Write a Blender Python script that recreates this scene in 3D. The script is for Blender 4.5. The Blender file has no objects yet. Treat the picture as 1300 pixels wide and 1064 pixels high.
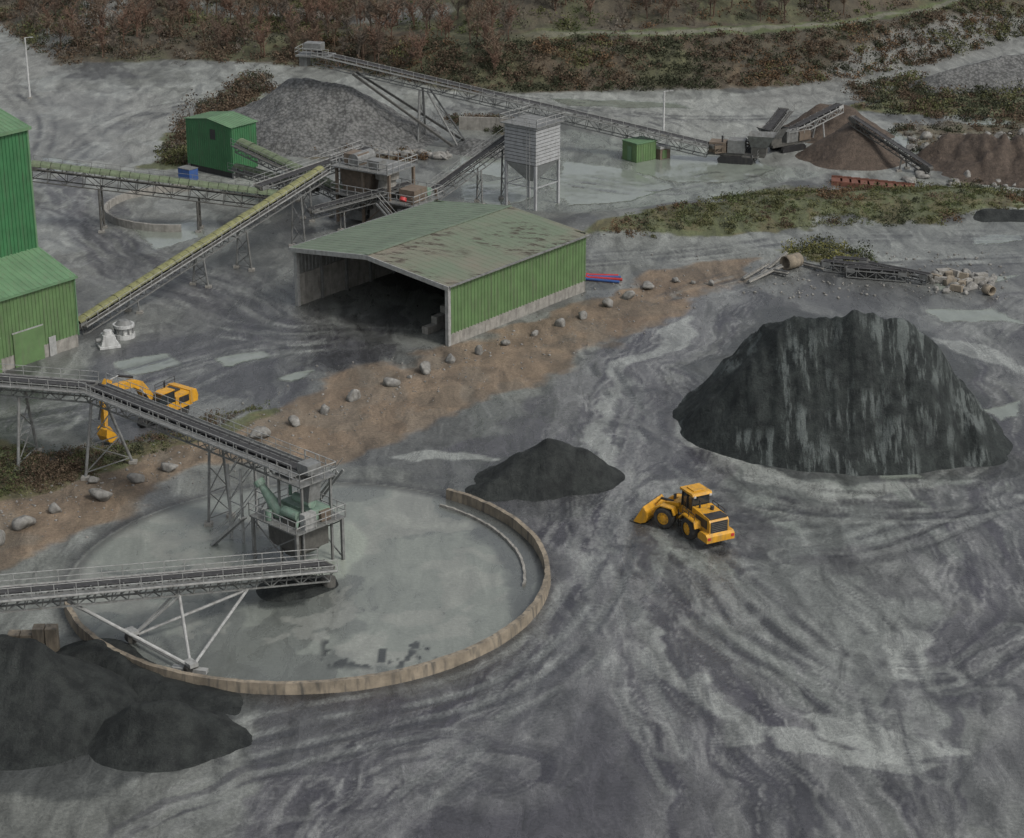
import bpy, math, random, bmesh
import numpy as np
from mathutils import Vector, Matrix
random.seed(7); rng=np.random.default_rng(7)
scene=bpy.context.scene
# ---------------------------------------------------------------- camera / survey
H=72.0; TH=math.radians(21.37); F=2630.0; c_,s_=math.cos(TH),math.sin(TH)
def G(u,v,z=0.0):
    a=(u-650)/F; b=(v-532)/F
    t=(H-z)/(s_+b*c_)
    return Vector((a*t,(c_-b*s_)*t,z))
def W(u,vt,vg):
    y=G(u,vg).y; k=(532-vt)/F
    h=y*(s_-k*c_)/(c_+k*s_); z=H-h
    d=y*c_+h*s_
    return Vector(((u-650)/F*d,y,z))
cam=bpy.data.cameras.new("camera"); co=bpy.data.objects.new("camera",cam); scene.collection.objects.link(co)
co.location=(0,0,H); co.rotation_euler=(math.pi/2-TH,0,0); cam.sensor_width=36; cam.lens=36*F/1300; cam.clip_end=9000; cam.clip_start=1
scene.camera=co
# ---------------------------------------------------------------- noise
def vnoise(x,y,seed):
    xi=np.floor(x).astype(np.int64); yi=np.floor(y).astype(np.int64)
    fx=x-xi; fy=y-yi; fx=fx*fx*(3-2*fx); fy=fy*fy*(3-2*fy)
    def h(a,b):
        n=(a*374761393+b*668265263+seed*974634777)&0xffffffff
        n=((n^(n>>13))*1274126177)&0xffffffff
        return ((n^(n>>16))&0xffff)/65535.0
    return (h(xi,yi)*(1-fx)+h(xi+1,yi)*fx)*(1-fy)+(h(xi,yi+1)*(1-fx)+h(xi+1,yi+1)*fx)*fy
def fbm(x,y,sc,oc=4,seed=0,g=.5):
    r=0;a=1;t=0
    for i in range(oc):
        r=r+a*vnoise(x/sc*(2**i)+17.3*i,y/sc*(2**i)-9.1*i,seed+i);t+=a;a*=g
    return r/t
def sst(a,b,x):
    t=np.clip((x-a)/(b-a),0,1);return t*t*(3-2*t)
def segdist(P,X,Y,closed=False):
    best=np.full(X.shape,1e9); n=len(P); T=np.zeros(X.shape)
    for i in range(n if closed else n-1):
        ax,ay=P[i][0],P[i][1]; bx,by=P[(i+1)%n][0],P[(i+1)%n][1]
        dx,dy=bx-ax,by-ay; L=dx*dx+dy*dy+1e-9
        t=np.clip(((X-ax)*dx+(Y-ay)*dy)/L,0,1)
        d=np.hypot(X-ax-t*dx,Y-ay-t*dy); m=d<best
        best=np.where(m,d,best); T=np.where(m,i+t,T)
    return best,T
def polysd(P,X,Y):
    d,_=segdist(P,X,Y,True)
    ins=np.zeros(X.shape,bool); n=len(P)
    for i in range(n):
        x1,y1=P[i][0],P[i][1];x2,y2=P[(i+1)%n][0],P[(i+1)%n][1]
        if y1==y2: continue
        ins^=((y1>Y)!=(y2>Y))&(X<(x2-x1)*(Y-y1)/(y2-y1)+x1)
    return np.where(ins,d,-d)
# ---------------------------------------------------------------- terrain height
bpx=[(-300,20),(0,25),(70,80),(250,75),(430,85),(600,117),(860,113),(1000,108),(1090,98),(1200,75),(1300,45),(1500,5)]
bw=[G(*p) for p in bpx]; BX=np.array([p.x for p in bw]); BY=np.array([p.y for p in bw])
vergep=[G(*p) for p in [(765,290),(850,280),(960,268),(1100,262),(1230,258)]]
def hz(x,y):
    x=np.asarray(x,float); y=np.asarray(y,float)
    yb=np.interp(x,BX,BY); d=y-yb+ (fbm(x,y,14,2,5)-.5)*5
    Hb=np.interp(x,[-90,-40,-15,5,90],[1.5,2.5,4.5,6,6])
    h=Hb*sst(0,13,d)+3*sst(20,32,d)+0.06*np.clip(d-32,0,900)
    h=np.minimum(h,34)
    fade=sst(2500,900,np.hypot(x,y)); h=h*(.3+.7*fade)
    dd,_=segdist(vergep,x,y)
    h=h+1.5*sst(9,1,dd)
    rough=(fbm(x,y,5,3,40)-.5)
    h=h+rough*(.12+1.1*sst(0,10,d))+ (fbm(x,y,.9,2,44)-.5)*.05
    return h
def GT(u,v):
    z=0
    for i in range(6):
        p=G(u,v,z); z=float(hz(p.x,p.y))
    return Vector((p.x,p.y,z))
# ---------------------------------------------------------------- material helpers
MATS={}
def newmat(name):
    m=bpy.data.materials.new(name); m.use_nodes=True; nt=m.node_tree
    return m,nt,nt.nodes,nt.links,nt.nodes['Principled BSDF']
def mat(name,col,rough=.6,metal=0,var=.35,sc=1.5,dirt=(.11,.105,.09),dirtamt=.35,bump=0,bsc=8):
    if name in MATS: return MATS[name]
    m,nt,N,L,b=newmat(name)
    geo=N.new('ShaderNodeNewGeometry')
    n=N.new('ShaderNodeTexNoise'); n.inputs['Scale'].default_value=sc; n.inputs['Detail'].default_value=4; n.inputs['Roughness'].default_value=.65
    L.new(geo.outputs['Position'],n.inputs['Vector'])
    mp=N.new('ShaderNodeMapping'); mp.inputs['Scale'].default_value=(2.2,2.2,.35); L.new(geo.outputs['Position'],mp.inputs['Vector'])
    n2=N.new('ShaderNodeTexNoise'); n2.inputs['Scale'].default_value=1.2; n2.inputs['Detail'].default_value=4; L.new(mp.outputs[0],n2.inputs['Vector'])
    r=N.new('ShaderNodeMapRange'); r.inputs['From Min'].default_value=.3; r.inputs['From Max'].default_value=.7; r.inputs['To Min'].default_value=1-var; r.inputs['To Max'].default_value=1+var*.6
    L.new(n.outputs[0],r.inputs[0])
    mul=N.new('ShaderNodeVectorMath'); mul.operation='SCALE'; mul.inputs[0].default_value=col; L.new(r.outputs[0],mul.inputs['Scale'])
    r2=N.new('ShaderNodeMapRange'); r2.inputs['From Min'].default_value=.5; r2.inputs['From Max'].default_value=.72; r2.inputs['To Max'].default_value=dirtamt; r2.inputs['To Min'].default_value=dirtamt*.12
    L.new(n2.outputs[0],r2.inputs[0])
    mx=N.new('ShaderNodeMix'); mx.data_type='RGBA'; L.new(r2.outputs[0],mx.inputs[0]); L.new(mul.outputs[0],mx.inputs[6]); mx.inputs[7].default_value=(*dirt,1)
    L.new(mx.outputs[2],b.inputs['Base Color'])
    b.inputs['Roughness'].default_value=rough; b.inputs['Metallic'].default_value=metal
    if bump:
        bn=N.new('ShaderNodeTexNoise'); bn.inputs['Scale'].default_value=bsc; bn.inputs['Detail'].default_value=4; L.new(geo.outputs['Position'],bn.inputs['Vector'])
        bb=N.new('ShaderNodeBump'); bb.inputs['Strength'].default_value=.8; bb.inputs['Distance'].default_value=bump; L.new(bn.outputs[0],bb.inputs['Height']); L.new(bb.outputs[0],b.inputs['Normal'])
    MATS[name]=m; return m
steel=mat('galvanised_steel',(.19,.195,.19),.55,.1,.4,2,dirtamt=.6)
dsteel=mat('dusty_dark_steel',(.09,.088,.08),.7,.1,.4,2)
lsteel=mat('pale_steel',(.34,.345,.335),.55,.1,.3,2,dirtamt=.5)
rubber=mat('belt_rubber',(.03,.03,.032),.85,0,.4,3,dirt=(.10,.10,.095),dirtamt=.5)
conc=mat('concrete',(.27,.26,.235),.9,0,.35,1.2,dirt=(.10,.095,.08),dirtamt=.65,bump=.02)
tanc=mat('tan_concrete',(.255,.215,.16),.9,0,.5,.6,dirt=(.08,.075,.065),dirtamt=.95,bump=.02)
gclad=mat('green_cladding',(.098,.175,.068),.55,0,.22,.6,dirt=(.11,.12,.08),dirtamt=.55)
gbright=mat('bright_green_cladding',(.036,.140,.055),.5,0,.22,.5,dirt=(.07,.10,.06),dirtamt=.5)
groof2=mat('pale_green_roof',(.105,.20,.105),.55,0,.22,.5,dirt=(.12,.14,.09),dirtamt=.5)
cgreen=mat('faded_green_cover',(.115,.15,.085),.7,0,.35,1.5,dirt=(.11,.11,.08),dirtamt=.7)
yellow=mat('yellow_paint',(.60,.30,.015),.45,0,.22,2,dirt=(.20,.155,.09),dirtamt=.6)
blackp=mat('black_paint',(.02,.02,.022),.5,0,.3,2,dirtamt=.3)
glass=mat('cab_glass',(.02,.026,.03),.08,0,.1,2,dirtamt=.1)
tyre=mat('tyre_rubber',(.03,.029,.027),.9,0,.3,3,dirt=(.11,.105,.09),dirtamt=.6)
rust=mat('rusty_steel',(.15,.06,.04),.85,0,.4,2,dirt=(.1,.06,.04),dirtamt=.5)
white=mat('white_paint',(.46,.47,.46),.6,0,.25,2,dirtamt=.5)
mosc=mat('mossy_yellow_cover',(.20,.20,.085),.75,0,.4,1.5,dirt=(.13,.14,.08),dirtamt=.7)
agreen=mat('machine_green',(.17,.26,.20),.6,0,.3,2,dirt=(.22,.23,.20),dirtamt=.6)
redp=mat('red_paint',(.45,.03,.03),.5,0,.2,2,dirtamt=.2)
bluep=mat('blue_paint',(.03,.09,.28),.5,0,.2,2,dirtamt=.3)
rockm=mat('boulder_rock',(.22,.215,.20),.9,0,.5,1.8,dirt=(.09,.085,.07),dirtamt=.7,bump=.05,bsc=4)
redd=mat('earth_stained_steel',(.15,.115,.085),.8,0,.35,2,dirtamt=.5)
# ---------------------------------------------------------------- mesh builder
class MB:
    def __init__(s): s.V=[];s.F=[];s.I=[];s.m=[];s.M=Matrix.Identity(4)
    def mi(s,m):
        if m not in s.m: s.m.append(m)
        return s.m.index(m)
    def add(s,vs,fs,m):
        b=len(s.V); s.V+=[s.M@Vector(v) for v in vs]; k=s.mi(m)
        for f in fs: s.F.append([b+i for i in f]); s.I.append(k)
    def box(s,x0,x1,y0,y1,z0,z1,m):
        s.add([(x0,y0,z0),(x1,y0,z0),(x1,y1,z0),(x0,y1,z0),(x0,y0,z1),(x1,y0,z1),(x1,y1,z1),(x0,y1,z1)],
              [(3,2,1,0),(4,5,6,7),(0,1,5,4),(1,2,6,5),(2,3,7,6),(3,0,4,7)],m)
    def beam(s,p,q,w,h,m,up=Vector((0,0,1))):
        p=Vector(p);q=Vector(q);d=q-p
        if d.length<1e-4:return
        d.normalize()
        if abs(d.dot(up))>.99: up=Vector((1,0,0))
        a=d.cross(up).normalized(); b=a.cross(d)
        vs=[]
        for o in (p,q):
            for sa,sb in ((-1,-1),(1,-1),(1,1),(-1,1)): vs.append(o+a*sa*w/2+b*sb*h/2)
        s.add(vs,[(0,1,2,3),(7,6,5,4),(4,5,1,0),(5,6,2,1),(6,7,3,2),(7,4,0,3)],m)
    def tube(s,p,q,r0,m,r1=None,n=10,cap=True):
        if r1 is None:r1=r0
        p=Vector(p);q=Vector(q);d=(q-p).normalized()
        up=Vector((0,0,1)) if abs(d.z)<.95 else Vector((1,0,0))
        a=d.cross(up).normalized(); b=a.cross(d)
        vs=[];
        for o,r in((p,r0),(q,r1)):
            for i in range(n):
                t=2*math.pi*i/n; vs.append(o+a*r*math.cos(t)+b*r*math.sin(t))
        fs=[(i,n+i,n+(i+1)%n,(i+1)%n) for i in range(n)]
        if cap: fs+= [tuple(range(n)),tuple(range(2*n-1,n-1,-1))]
        s.add(vs,fs,m)
    def prism(s,prof,y0,y1,m):
        n=len(prof); vs=[(x,y0,z) for x,z in prof]+[(x,y1,z) for x,z in prof]
        s.add(vs,[tuple(range(n)),tuple(range(2*n-1,n-1,-1))]+[(i,(i+1)%n+0,(i+1)%n+n,i+n)[::-1] for i in range(n)],m)
    def corr(s,p0,A,B,nrm,m,pitch=.5,dep=.07):
        p0=Vector(p0);A=Vector(A);B=Vector(B);nrm=Vector(nrm).normalized()
        L=A.length; n=max(2,int(L/pitch)); vs=[];a=A/n
        for i in range(n):
            for t,o in((0,0),(.6,0),(.7,1),(.9,1)): vs.append(p0+a*(i+t)+nrm*dep*o)
        vs.append(p0+A); k=len(vs); vs=vs+[v+B for v in vs]
        s.add(vs,[(i,i+1,k+i+1,k+i) for i in range(k-1)],m)
    def rail(s,pts,m,h=1.05,post=1.6,w=.06):
        for a,b in zip(pts[:-1],pts[1:]):
            a=Vector(a);b=Vector(b);L=(b-a).length;n=max(1,int(L/post))
            for hh in (h,h*.5): s.beam(a+Vector((0,0,hh)),b+Vector((0,0,hh)),w,w,m)
            for i in range(n+1):
                p=a.lerp(b,i/n); s.beam(p,p+Vector((0,0,h)),w,w,m)
    def obj(s,name,smooth=False,bevel=0):
        me=bpy.data.meshes.new(name); me.from_pydata([tuple(v) for v in s.V],[],s.F)
        for m in s.m: me.materials.append(m)
        me.polygons.foreach_set('material_index',s.I)
        if smooth: me.polygons.foreach_set('use_smooth',[True]*len(s.F))
        me.update(); o=bpy.data.objects.new(name,me); scene.collection.objects.link(o)
        if bevel:
            bv=o.modifiers.new('bevel','BEVEL'); bv.width=bevel; bv.segments=2; bv.limit_method='ANGLE'
        return o
def npmesh(name,V,Q,m,col=None,smooth=False):
    me=bpy.data.meshes.new(name); k=Q.shape[1]
    me.vertices.add(len(V)); me.vertices.foreach_set('co',V.astype(np.float32).ravel())
    me.loops.add(Q.size); me.loops.foreach_set('vertex_index',Q.astype(np.int32).ravel())
    me.polygons.add(len(Q)); me.polygons.foreach_set('loop_start',np.arange(0,Q.size,k,dtype=np.int32))
    try: me.polygons.foreach_set('loop_total',np.full(len(Q),k,np.int32))
    except Exception: pass
    if smooth: me.polygons.foreach_set('use_smooth',np.ones(len(Q),bool))
    me.update(calc_edges=True); me.validate()
    if col is not None:
        for nm,c in col.items():
            at=me.color_attributes.new(nm,'FLOAT_COLOR','POINT'); at.data.foreach_set('color',c.astype(np.float32).ravel())
    me.materials.append(m); o=bpy.data.objects.new(name,me); scene.collection.objects.link(o); return o
def frame(origin,heading):
    return Matrix.Translation(origin)@Matrix.Rotation(heading,4,'Z')
# ---------------------------------------------------------------- GROUND
xs=[0.0]; d=.2
while xs[-1]<4000:
    x=xs[-1]
    d=.2 if x<45 else (min(.45,.2+(x-45)*.006) if x<125 else d*1.22)
    xs.append(x+d)
xs=np.array(xs); xs=np.concatenate([-xs[:0:-1],xs])
ys=[96.0]
while ys[-1]<6000:
    y=ys[-1]; ys.append(y+(.0018*y if y<440 else (y-440)*.2+1.2))
yb=[96.0];d=1.0
while yb[-1]>-3000: yb.append(yb[-1]-d); d*=1.35
ys=np.array(yb[:0:-1]+ys)
X,Y=np.meshgrid(xs,ys); nx,ny=len(xs),len(ys)
Z=hz(X,Y)
def wpoly(pp): return [(p.x,p.y) for p in (GT(*q) for q in pp)]
ringpts=[(75,778),(130,818),(210,862),(330,882),(490,874),(600,842),(680,772),(688,722),(658,672),(578,630)]
def fitc(pp):
    P=[G(*q) for q in pp]; A=np.array([[2*p.x,2*p.y,1] for p in P]); b=np.array([p.x**2+p.y**2 for p in P])
    s=np.linalg.lstsq(A,b,rcond=None)[0]; return s[0],s[1],math.sqrt(s[2]+s[0]**2+s[1]**2)
RX,RY,RR=fitc(ringpts)
# C colour, M: r flow, g roughness, b smoothness (standing water / sludge)
C=np.zeros(X.shape+(4,)); C[...,3]=1; C[...,:3]=(.122,.130,.121)
M=np.zeros(X.shape+(4,)); M[...,3]=1; M[...,0]=.5; M[...,1]=.7
wx=(fbm(X,Y,9,4,3)-.5)*2; wy=(fbm(X,Y,9,4,9)-.5)*2
XW=X+wx*4; YW=Y+wy*6
n1=fbm(XW,YW,22,5,21); n2=fbm(XW*1.0+YW*.25,YW*.33,3.5,5,31); n3=fbm(X,Y,2,4,61)
def lay(mask,col,flow=None,rough=None,sm=None):
    m=mask[...,None]; C[...,:3]=C[...,:3]*(1-m)+np.array(col)*m
    for i,vv in ((0,flow),(1,rough),(2,sm)):
        if vv is not None: M[...,i]=M[...,i]*(1-mask)+vv*mask
edge=(fbm(X,Y,6,6,71,.6)-.5)*1.3
def pm(pp,w=1.0,amp=4.0):
    P=wpoly(pp); sd=polysd(P,XW,YW) if amp>3 else polysd(P,X,Y)
    return sst(-w*.5,w*.5,sd+edge*amp)
lay(sst(.46,.57,n1)*.75,(.062,.065,.067),rough=.45)
lay(sst(.52,.58,n2)*.5,(.205,.218,.207))
lay(pm([(-60,60),(60,60),(150,0),(230,0),(60,100),(240,130),(220,215),(60,210),(-60,190)],3,8)*.7,(.165,.172,.165),.5)
lay(pm([(560,118),(860,122),(1000,115),(1100,100),(1200,78),(1400,30),(1400,60),(1250,95),(1100,125),(1100,150),(1180,190),(1190,225),(960,232),(760,150),(640,135)],3,6)*.75,(.21,.222,.21),.4)
lay(pm([(590,190),(720,170),(960,205),(1060,225),(960,245),(830,262),(740,272),(580,262)],3,6)*.8,(.185,.208,.188),.5,.3)
lay(pm([(745,305),(900,300),(1100,285),(1400,280),(1400,345),(1150,322),(1000,308),(950,335),(745,335)],2.5,4)*.8,(.16,.172,.164),.3)
lay(pm([(60,250),(240,240),(370,300),(370,400),(220,420),(110,400),(95,340)],3,7)*.55,(.10,.106,.102),.8)
lay(pm([(100,470),(200,435),(370,402),(575,445),(420,486),(330,512),(180,540),(-60,570),(-60,500)],2,5)*.8,(.058,.060,.067),.9,.35)
lay(pm([(1150,330),(1400,320),(1400,640),(1290,580),(1230,450),(1150,390),(960,390)],3,6)*.6,(.095,.10,.099),.8,.4)
for q in range(2):
    lay(sst(.57,.60,fbm(XW,YW*.45,5,5,170+q))*.45*sst(.45,.6,fbm(X,Y,30,2,180+q)),(.225,.24,.228),.5,.3)
# near yard
lay(pm([(560,560),(700,500),(800,420),(860,380),(905,375),(880,440),(840,520),(900,570),(870,610),(800,600),(780,650),(900,740),(880,800),(1060,975),(1120,1100),(250,1100),(330,900),(560,880),(690,800),(705,700),(640,640),(560,620)],2,6)*.85,(.068,.066,.077),1.0,.35)
lay(pm([(900,560),(1010,590),(1180,612),(1330,590),(1330,690),(1180,690),(1000,700),(930,640)],2,5)*.85,(.165,.186,.173),.6,.6)
lay(pm([(800,600),(900,700),(1000,700),(1190,760),(1215,900),(1180,960),(1100,965),(980,860),(880,790),(790,700)],2.5,6)*.88,(.205,.226,.210),.6,.6)
lay(pm([(1210,640),(1400,620),(1400,990),(1250,990),(1190,800)],2,6)*.7,(.058,.059,.066),.9,.35)
lay(pm([(950,1000),(1100,985),(1400,970),(1400,1100),(900,1100)],2,5)*.6,(.12,.13,.125),.9,.4)
lay(pm([(-60,745),(90,700),(240,612),(420,590),(600,580),(640,600),(590,640),(440,620),(250,700),(100,800),(-60,830)],2,5)*.55,(.12,.13,.122),.5)
lay(pm([(300,900),(480,900),(560,940),(400,1000),(250,1000),(310,950)],2,5)*.6,(.11,.118,.113),.9,.4)
lay(sst(.50,.58,fbm(XW*.8+YW*.3,YW*.45,9,5,211))*.42*sst(260,200,Y),(.050,.050,.058),.8,.35)
def stream(pp,wid,seed,col=(.235,.243,.240),al=.85):
    P=[G(*q) for q in pp]; cum=np.concatenate([[0],np.cumsum([(P[i+1]-P[i]).length for i in range(len(P)-1)])])
    xa=[q.x for q in P];ya=[q.y for q in P]
    i0,i1=np.searchsorted(ys,min(ya)-wid*2),np.searchsorted(ys,max(ya)+wid*2); j0,j1=np.searchsorted(xs,min(xa)-wid*2),np.searchsorted(xs,max(xa)+wid*2)
    sl=(slice(i0,i1),slice(j0,j1)); x=X[sl]+wx[sl]*2.2; y=Y[sl]+wy[sl]*2.2
    d,T=segdist(P,x,y); k=np.clip(T.astype(int),0,len(P)-2); S=cum[k]+(T-k)*(cum[k+1]-cum[k])
    ax=np.array([p.x for p in P])[k];ay=np.array([p.y for p in P])[k];bx=np.array([p.x for p in P])[k+1];by=np.array([p.y for p in P])[k+1]
    sg=np.sign((bx-ax)*(y-ay)-(by-ay)*(x-ax)); dd=d*sg
    r=np.zeros(x.shape)
    for sc,l,am in((1.7,14,1),(.8,7,.7)):
        q=fbm(dd/sc*1.0,S/l,1,4,seed+int(sc*10)); r=np.maximum(r,am*sst(.042,.005,np.abs(q-.5)))
    br=sst(.50,.60,fbm(dd/2.2,S/16,1,4,seed+7))*.5
    fade=sst(wid,wid*.35,d)
    m=np.clip(np.maximum(r*.9,br),0,1)*fade*al
    C[sl][...,:3]=C[sl][...,:3]*(1-m[...,None])+np.array(col)*m[...,None]
    M[sl][...,1]=M[sl][...,1]*(1-m)+.3*m
    m2=sst(.53,.59,fbm(dd/1.5,S/11,1,4,seed+19))*fade*.7*(1-m)
    C[sl][...,:3]=C[sl][...,:3]*(1-m2[...,None])+np.array((.036,.035,.045))*m2[...,None]
stream([(885,378),(850,430),(800,490),(768,545),(775,620),(830,720),(900,800),(980,880),(1060,1000),(1100,1100)],11,301)
stream([(768,560),(735,640),(740,720),(700,820),(640,900),(520,960),(420,1064)],8,351)
stream([(870,470),(900,560),(860,600),(800,640),(780,760),(850,900),(900,1060)],6,361)
stream([(1180,600),(1240,700),(1260,800),(1200,900),(1230,1064)],8,371,al=.6)
stream([(380,430),(300,450),(200,480),(100,520),(0,540)],6,381,al=.5)
stream([(1300,380),(1240,430),(1290,520),(1300,640)],6,391,al=.6)
stream([(80,230),(120,280),(180,340),(280,380),(360,420)],9,401,al=.5)
stream([(640,980),(560,960),(460,990),(330,1010),(200,1060)],7,411,al=.5)
damp=sst(.42,.60,fbm(X,Y*.7,34,4,505)); C[...,:3]*=(1.10-.26*damp)[...,None]; M[...,1]=M[...,1]-.12*damp
dirtp=[(-60,650),(0,615),(110,588),(200,558),(330,520),(420,482),(560,442),(740,385),(850,345),(950,335),(900,372),(850,402),(770,430),(700,480),(640,500),(540,540),(430,584),(330,596),(230,606),(160,652),(60,702),(-60,760)]
dm=pm(dirtp,1.6,3.8)
lay(dm*.86,(.152,.112,.076),.12,.95)
lay(dm*sst(.5,.62,n3)*.4,(.19,.145,.10),.1)
lay(dm*sst(.53,.61,fbm(X,Y,7,5,88))*.55,(.098,.082,.063),.1)
lay(dm*sst(.56,.62,fbm(X,Y*.5,4,5,89))*.35,(.125,.118,.10),.1)
# ring floor: settled sludge
rd=RR-np.hypot(X-RX,Y-RY)
rin=sst(0,.3,rd)
lay(rin*.97,(.178,.196,.180),.1,.36,.72)
a1=sst(.50,.55,fbm(XW,YW,7,5,101))*rin; lay(a1*.7,(.100,.110,.106),None,.22)
a2=sst(.52,.56,fbm(XW,YW,3.5,4,111))*rin; lay(a2*.5,(.24,.25,.232),None,.5)
lay(rin*pm([(480,600),(620,640),(690,720),(660,800),(640,700),(580,650)],1,3)*.8,(.080,.088,.088),None,.25)
a3=sst(.57,.60,fbm(X*1.5,YW*.6,1.6,4,121))*sst(.44,.50,fbm(X,Y,8,2,5))*rin*pm([(410,745),(580,745),(580,845),(410,845)],1,2); lay(a3,(.045,.05,.05),.2,.3)
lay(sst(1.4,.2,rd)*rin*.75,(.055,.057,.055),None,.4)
lay(pm([(385,640),(430,640),(460,690),(440,735),(380,750)],.6,2)*.85,(.25,.28,.245),.1)
lay(pm([(330,770),(350,725),(400,735),(390,770)],.6,2)*.8,(.03,.035,.035),.1)
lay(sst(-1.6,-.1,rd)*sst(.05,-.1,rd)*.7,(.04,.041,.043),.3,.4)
for pp,al in (([(872,500),(900,440),(1000,400),(1200,420),(1295,560),(1280,600),(1180,610),(1000,598),(910,553)],.75),([(595,638),(640,580),(720,575),(770,600),(755,636),(700,645)],.5),([(-60,790),(120,810),(300,890),(320,925),(270,972),(-60,990)],.7)):
    lay(pm(pp,1.2,3.5)*al,(.036,.040,.040),.5)
for pp in ([(870,395),(885,400),(850,440),(800,490),(765,540),(790,600),(770,600),(740,560),(770,490),(830,430)],[(1190,430),(1250,440),(1300,460),(1300,470),(1240,455)],[(870,500),(880,540),(960,584),(1080,612),(1190,622),(1190,632),(1060,628),(940,600),(860,545)],[(500,585),(600,580),(640,585),(600,597),(520,600)],[(1000,950),(1100,955),(1180,965),(1150,985),(1010,975)],[(760,740),(800,760),(900,870),(960,975),(930,975),(860,870),(780,790)],[(1140,780),(1190,800),(1200,850),(1160,840)],[(1020,930),(1100,900),(1190,940),(1100,960)]):
    lay(pm(pp,.6,3.2)*.7,(.26,.277,.264),.9,.22)
# standing water
for pp in ([(165,285),(245,281),(262,300),(200,314)],[(800,200),(880,196),(960,200),(985,214),(940,230),(860,232),(800,218)],[(580,192),(650,205),(640,226),(575,218)],[(590,232),(660,228),(680,250),(640,262),(590,256)],[(720,205),(800,215),(860,238),(800,256),(720,262),(700,235)],[(1190,360),(1300,345),(1300,352),(1200,368)],[(1180,395),(1260,392),(1300,410),(1200,408)],[(360,640),(420,640),(440,650),(370,655)],[(60,200),(110,210),(60,222)],[(1225,140),(1300,160),(1300,170),(1230,160)],[(1110,590),(1150,590),(1168,606),(1120,606)],[(1130,165),(1180,190),(1160,200),(1120,180)],[(700,125),(860,130),(880,138),(720,134)],[(270,455),(330,445),(350,452),(290,465)],[(350,480),(400,465),(410,470),(370,485)],[(150,460),(210,450),(230,462),(170,475)],[(1230,300),(1300,296),(1300,306),(1240,310)],[(1240,520),(1300,505),(1300,530),(1270,535)]):
    k=pm(pp,.4,2.5); lay(sst(0,.5,k)*(1-k)*.7,(.07,.078,.072)); lay(k*.93,(.185,.21,.185),.05,.05,1)
vegp=[[(745,302),(770,285),(830,266),(960,246),(1200,238),(1330,245),(1330,262),(1240,262),(1200,282),(1050,287),(880,296)],
 [(195,212),(235,160),(300,110),(335,98),(330,150),(240,180),(245,210)],[(320,170),(330,150),(400,180),(470,190),(560,195),(520,205),(380,195)],
 [(-60,560),(60,575),(190,555),(250,535),(330,510),(335,518),(200,572),(60,622),(-60,645)],
 [(1085,110),(1150,95),(1200,110),(1330,105),(1330,150),(1180,150),(1090,140)],
 [(990,318),(1050,305),(1110,325),(1100,335),(1000,330)],[(560,150),(620,148),(700,175),(640,172)],
 [(1120,160),(1330,150),(1330,215),(1230,235),(1180,200)]]
for i,pp in enumerate(vegp):
    mk=pm(pp,1.0,3.5); lay(mk*.9,(.085,.076,.05) if i in(2,6,7) else (.075,.086,.038),.1,.95,0)
    lay(mk*sst(.5,.6,n3)*.5,(.10,.08,.045),.1)
ybg=np.interp(X,BX,BY); dB=Y-ybg+edge*5
hm=sst(-2,1,dB)
lay(hm*.95,(.062,.053,.036),0,.95,0)
lay(hm*sst(.5,.62,fbm(X,Y,9,4,131))*.6,(.088,.065,.042),0)
lay(hm*sst(.52,.64,fbm(X,Y,12,4,141))*.7,(.070,.077,.040),0)
bench=sst(12,13.5,dB)*sst(20,18.5,dB)*sst(-10,10,X-5)
lay(bench*.9,(.082,.102,.044),0); lay(bench*sst(14.5,15,dB)*sst(17.8,17.2,dB)*.7,(.15,.145,.122),0)
for pp,wd in (([(-40,125),(40,72),(95,30),(150,-6),(220,-60)],5.0),([(990,128),(1080,108),(1160,84),(1240,62),(1320,44),(1500,0)],6.0),([(230,-5),(330,0),(470,8),(560,4)],2.0)):
    P=wpoly(pp); dd,_=segdist(P,X,Y); lay(sst(wd+1.2,wd-1,dd+edge*3)*.8,(.16,.167,.16),.3,.8,0)
def tracks(pp,al=.5,gap=1.15,wd=.32,dark=(.04,.042,.046)):
    P=[G(*q) for q in pp]; Q=[]
    for i in range(len(P)-1):
        p0=P[max(i-1,0)];p1=P[i];p2=P[i+1];p3=P[min(i+2,len(P)-1)]
        for k in range(6):
            t=k/6; Q.append(.5*((2*p1)+(p2-p0)*t+(2*p0-5*p1+4*p2-p3)*t*t+(3*p1-p0-3*p2+p3)*t**3))
    Q.append(P[-1]); xa=[q.x for q in Q];ya=[q.y for q in Q]
    i0,i1=np.searchsorted(ys,min(ya)-3),np.searchsorted(ys,max(ya)+3); j0,j1=np.searchsorted(xs,min(xa)-3),np.searchsorted(xs,max(xa)+3)
    sl=(slice(i0,i1),slice(j0,j1)); d,T=segdist(Q,X[sl],Y[sl])
    m=sst(wd+.14,wd-.08,np.abs(d-gap))*al*(.2+.8*sst(.38,.58,fbm(X[sl],Y[sl],3,3,77)))
    m=m*(.75+.25*np.sign(np.sin(T*26)))
    C[sl][...,:3]=C[sl][...,:3]*(1-m[...,None])+np.array(dark)*m[...,None]
    Z[sl]-=m*.06
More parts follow.
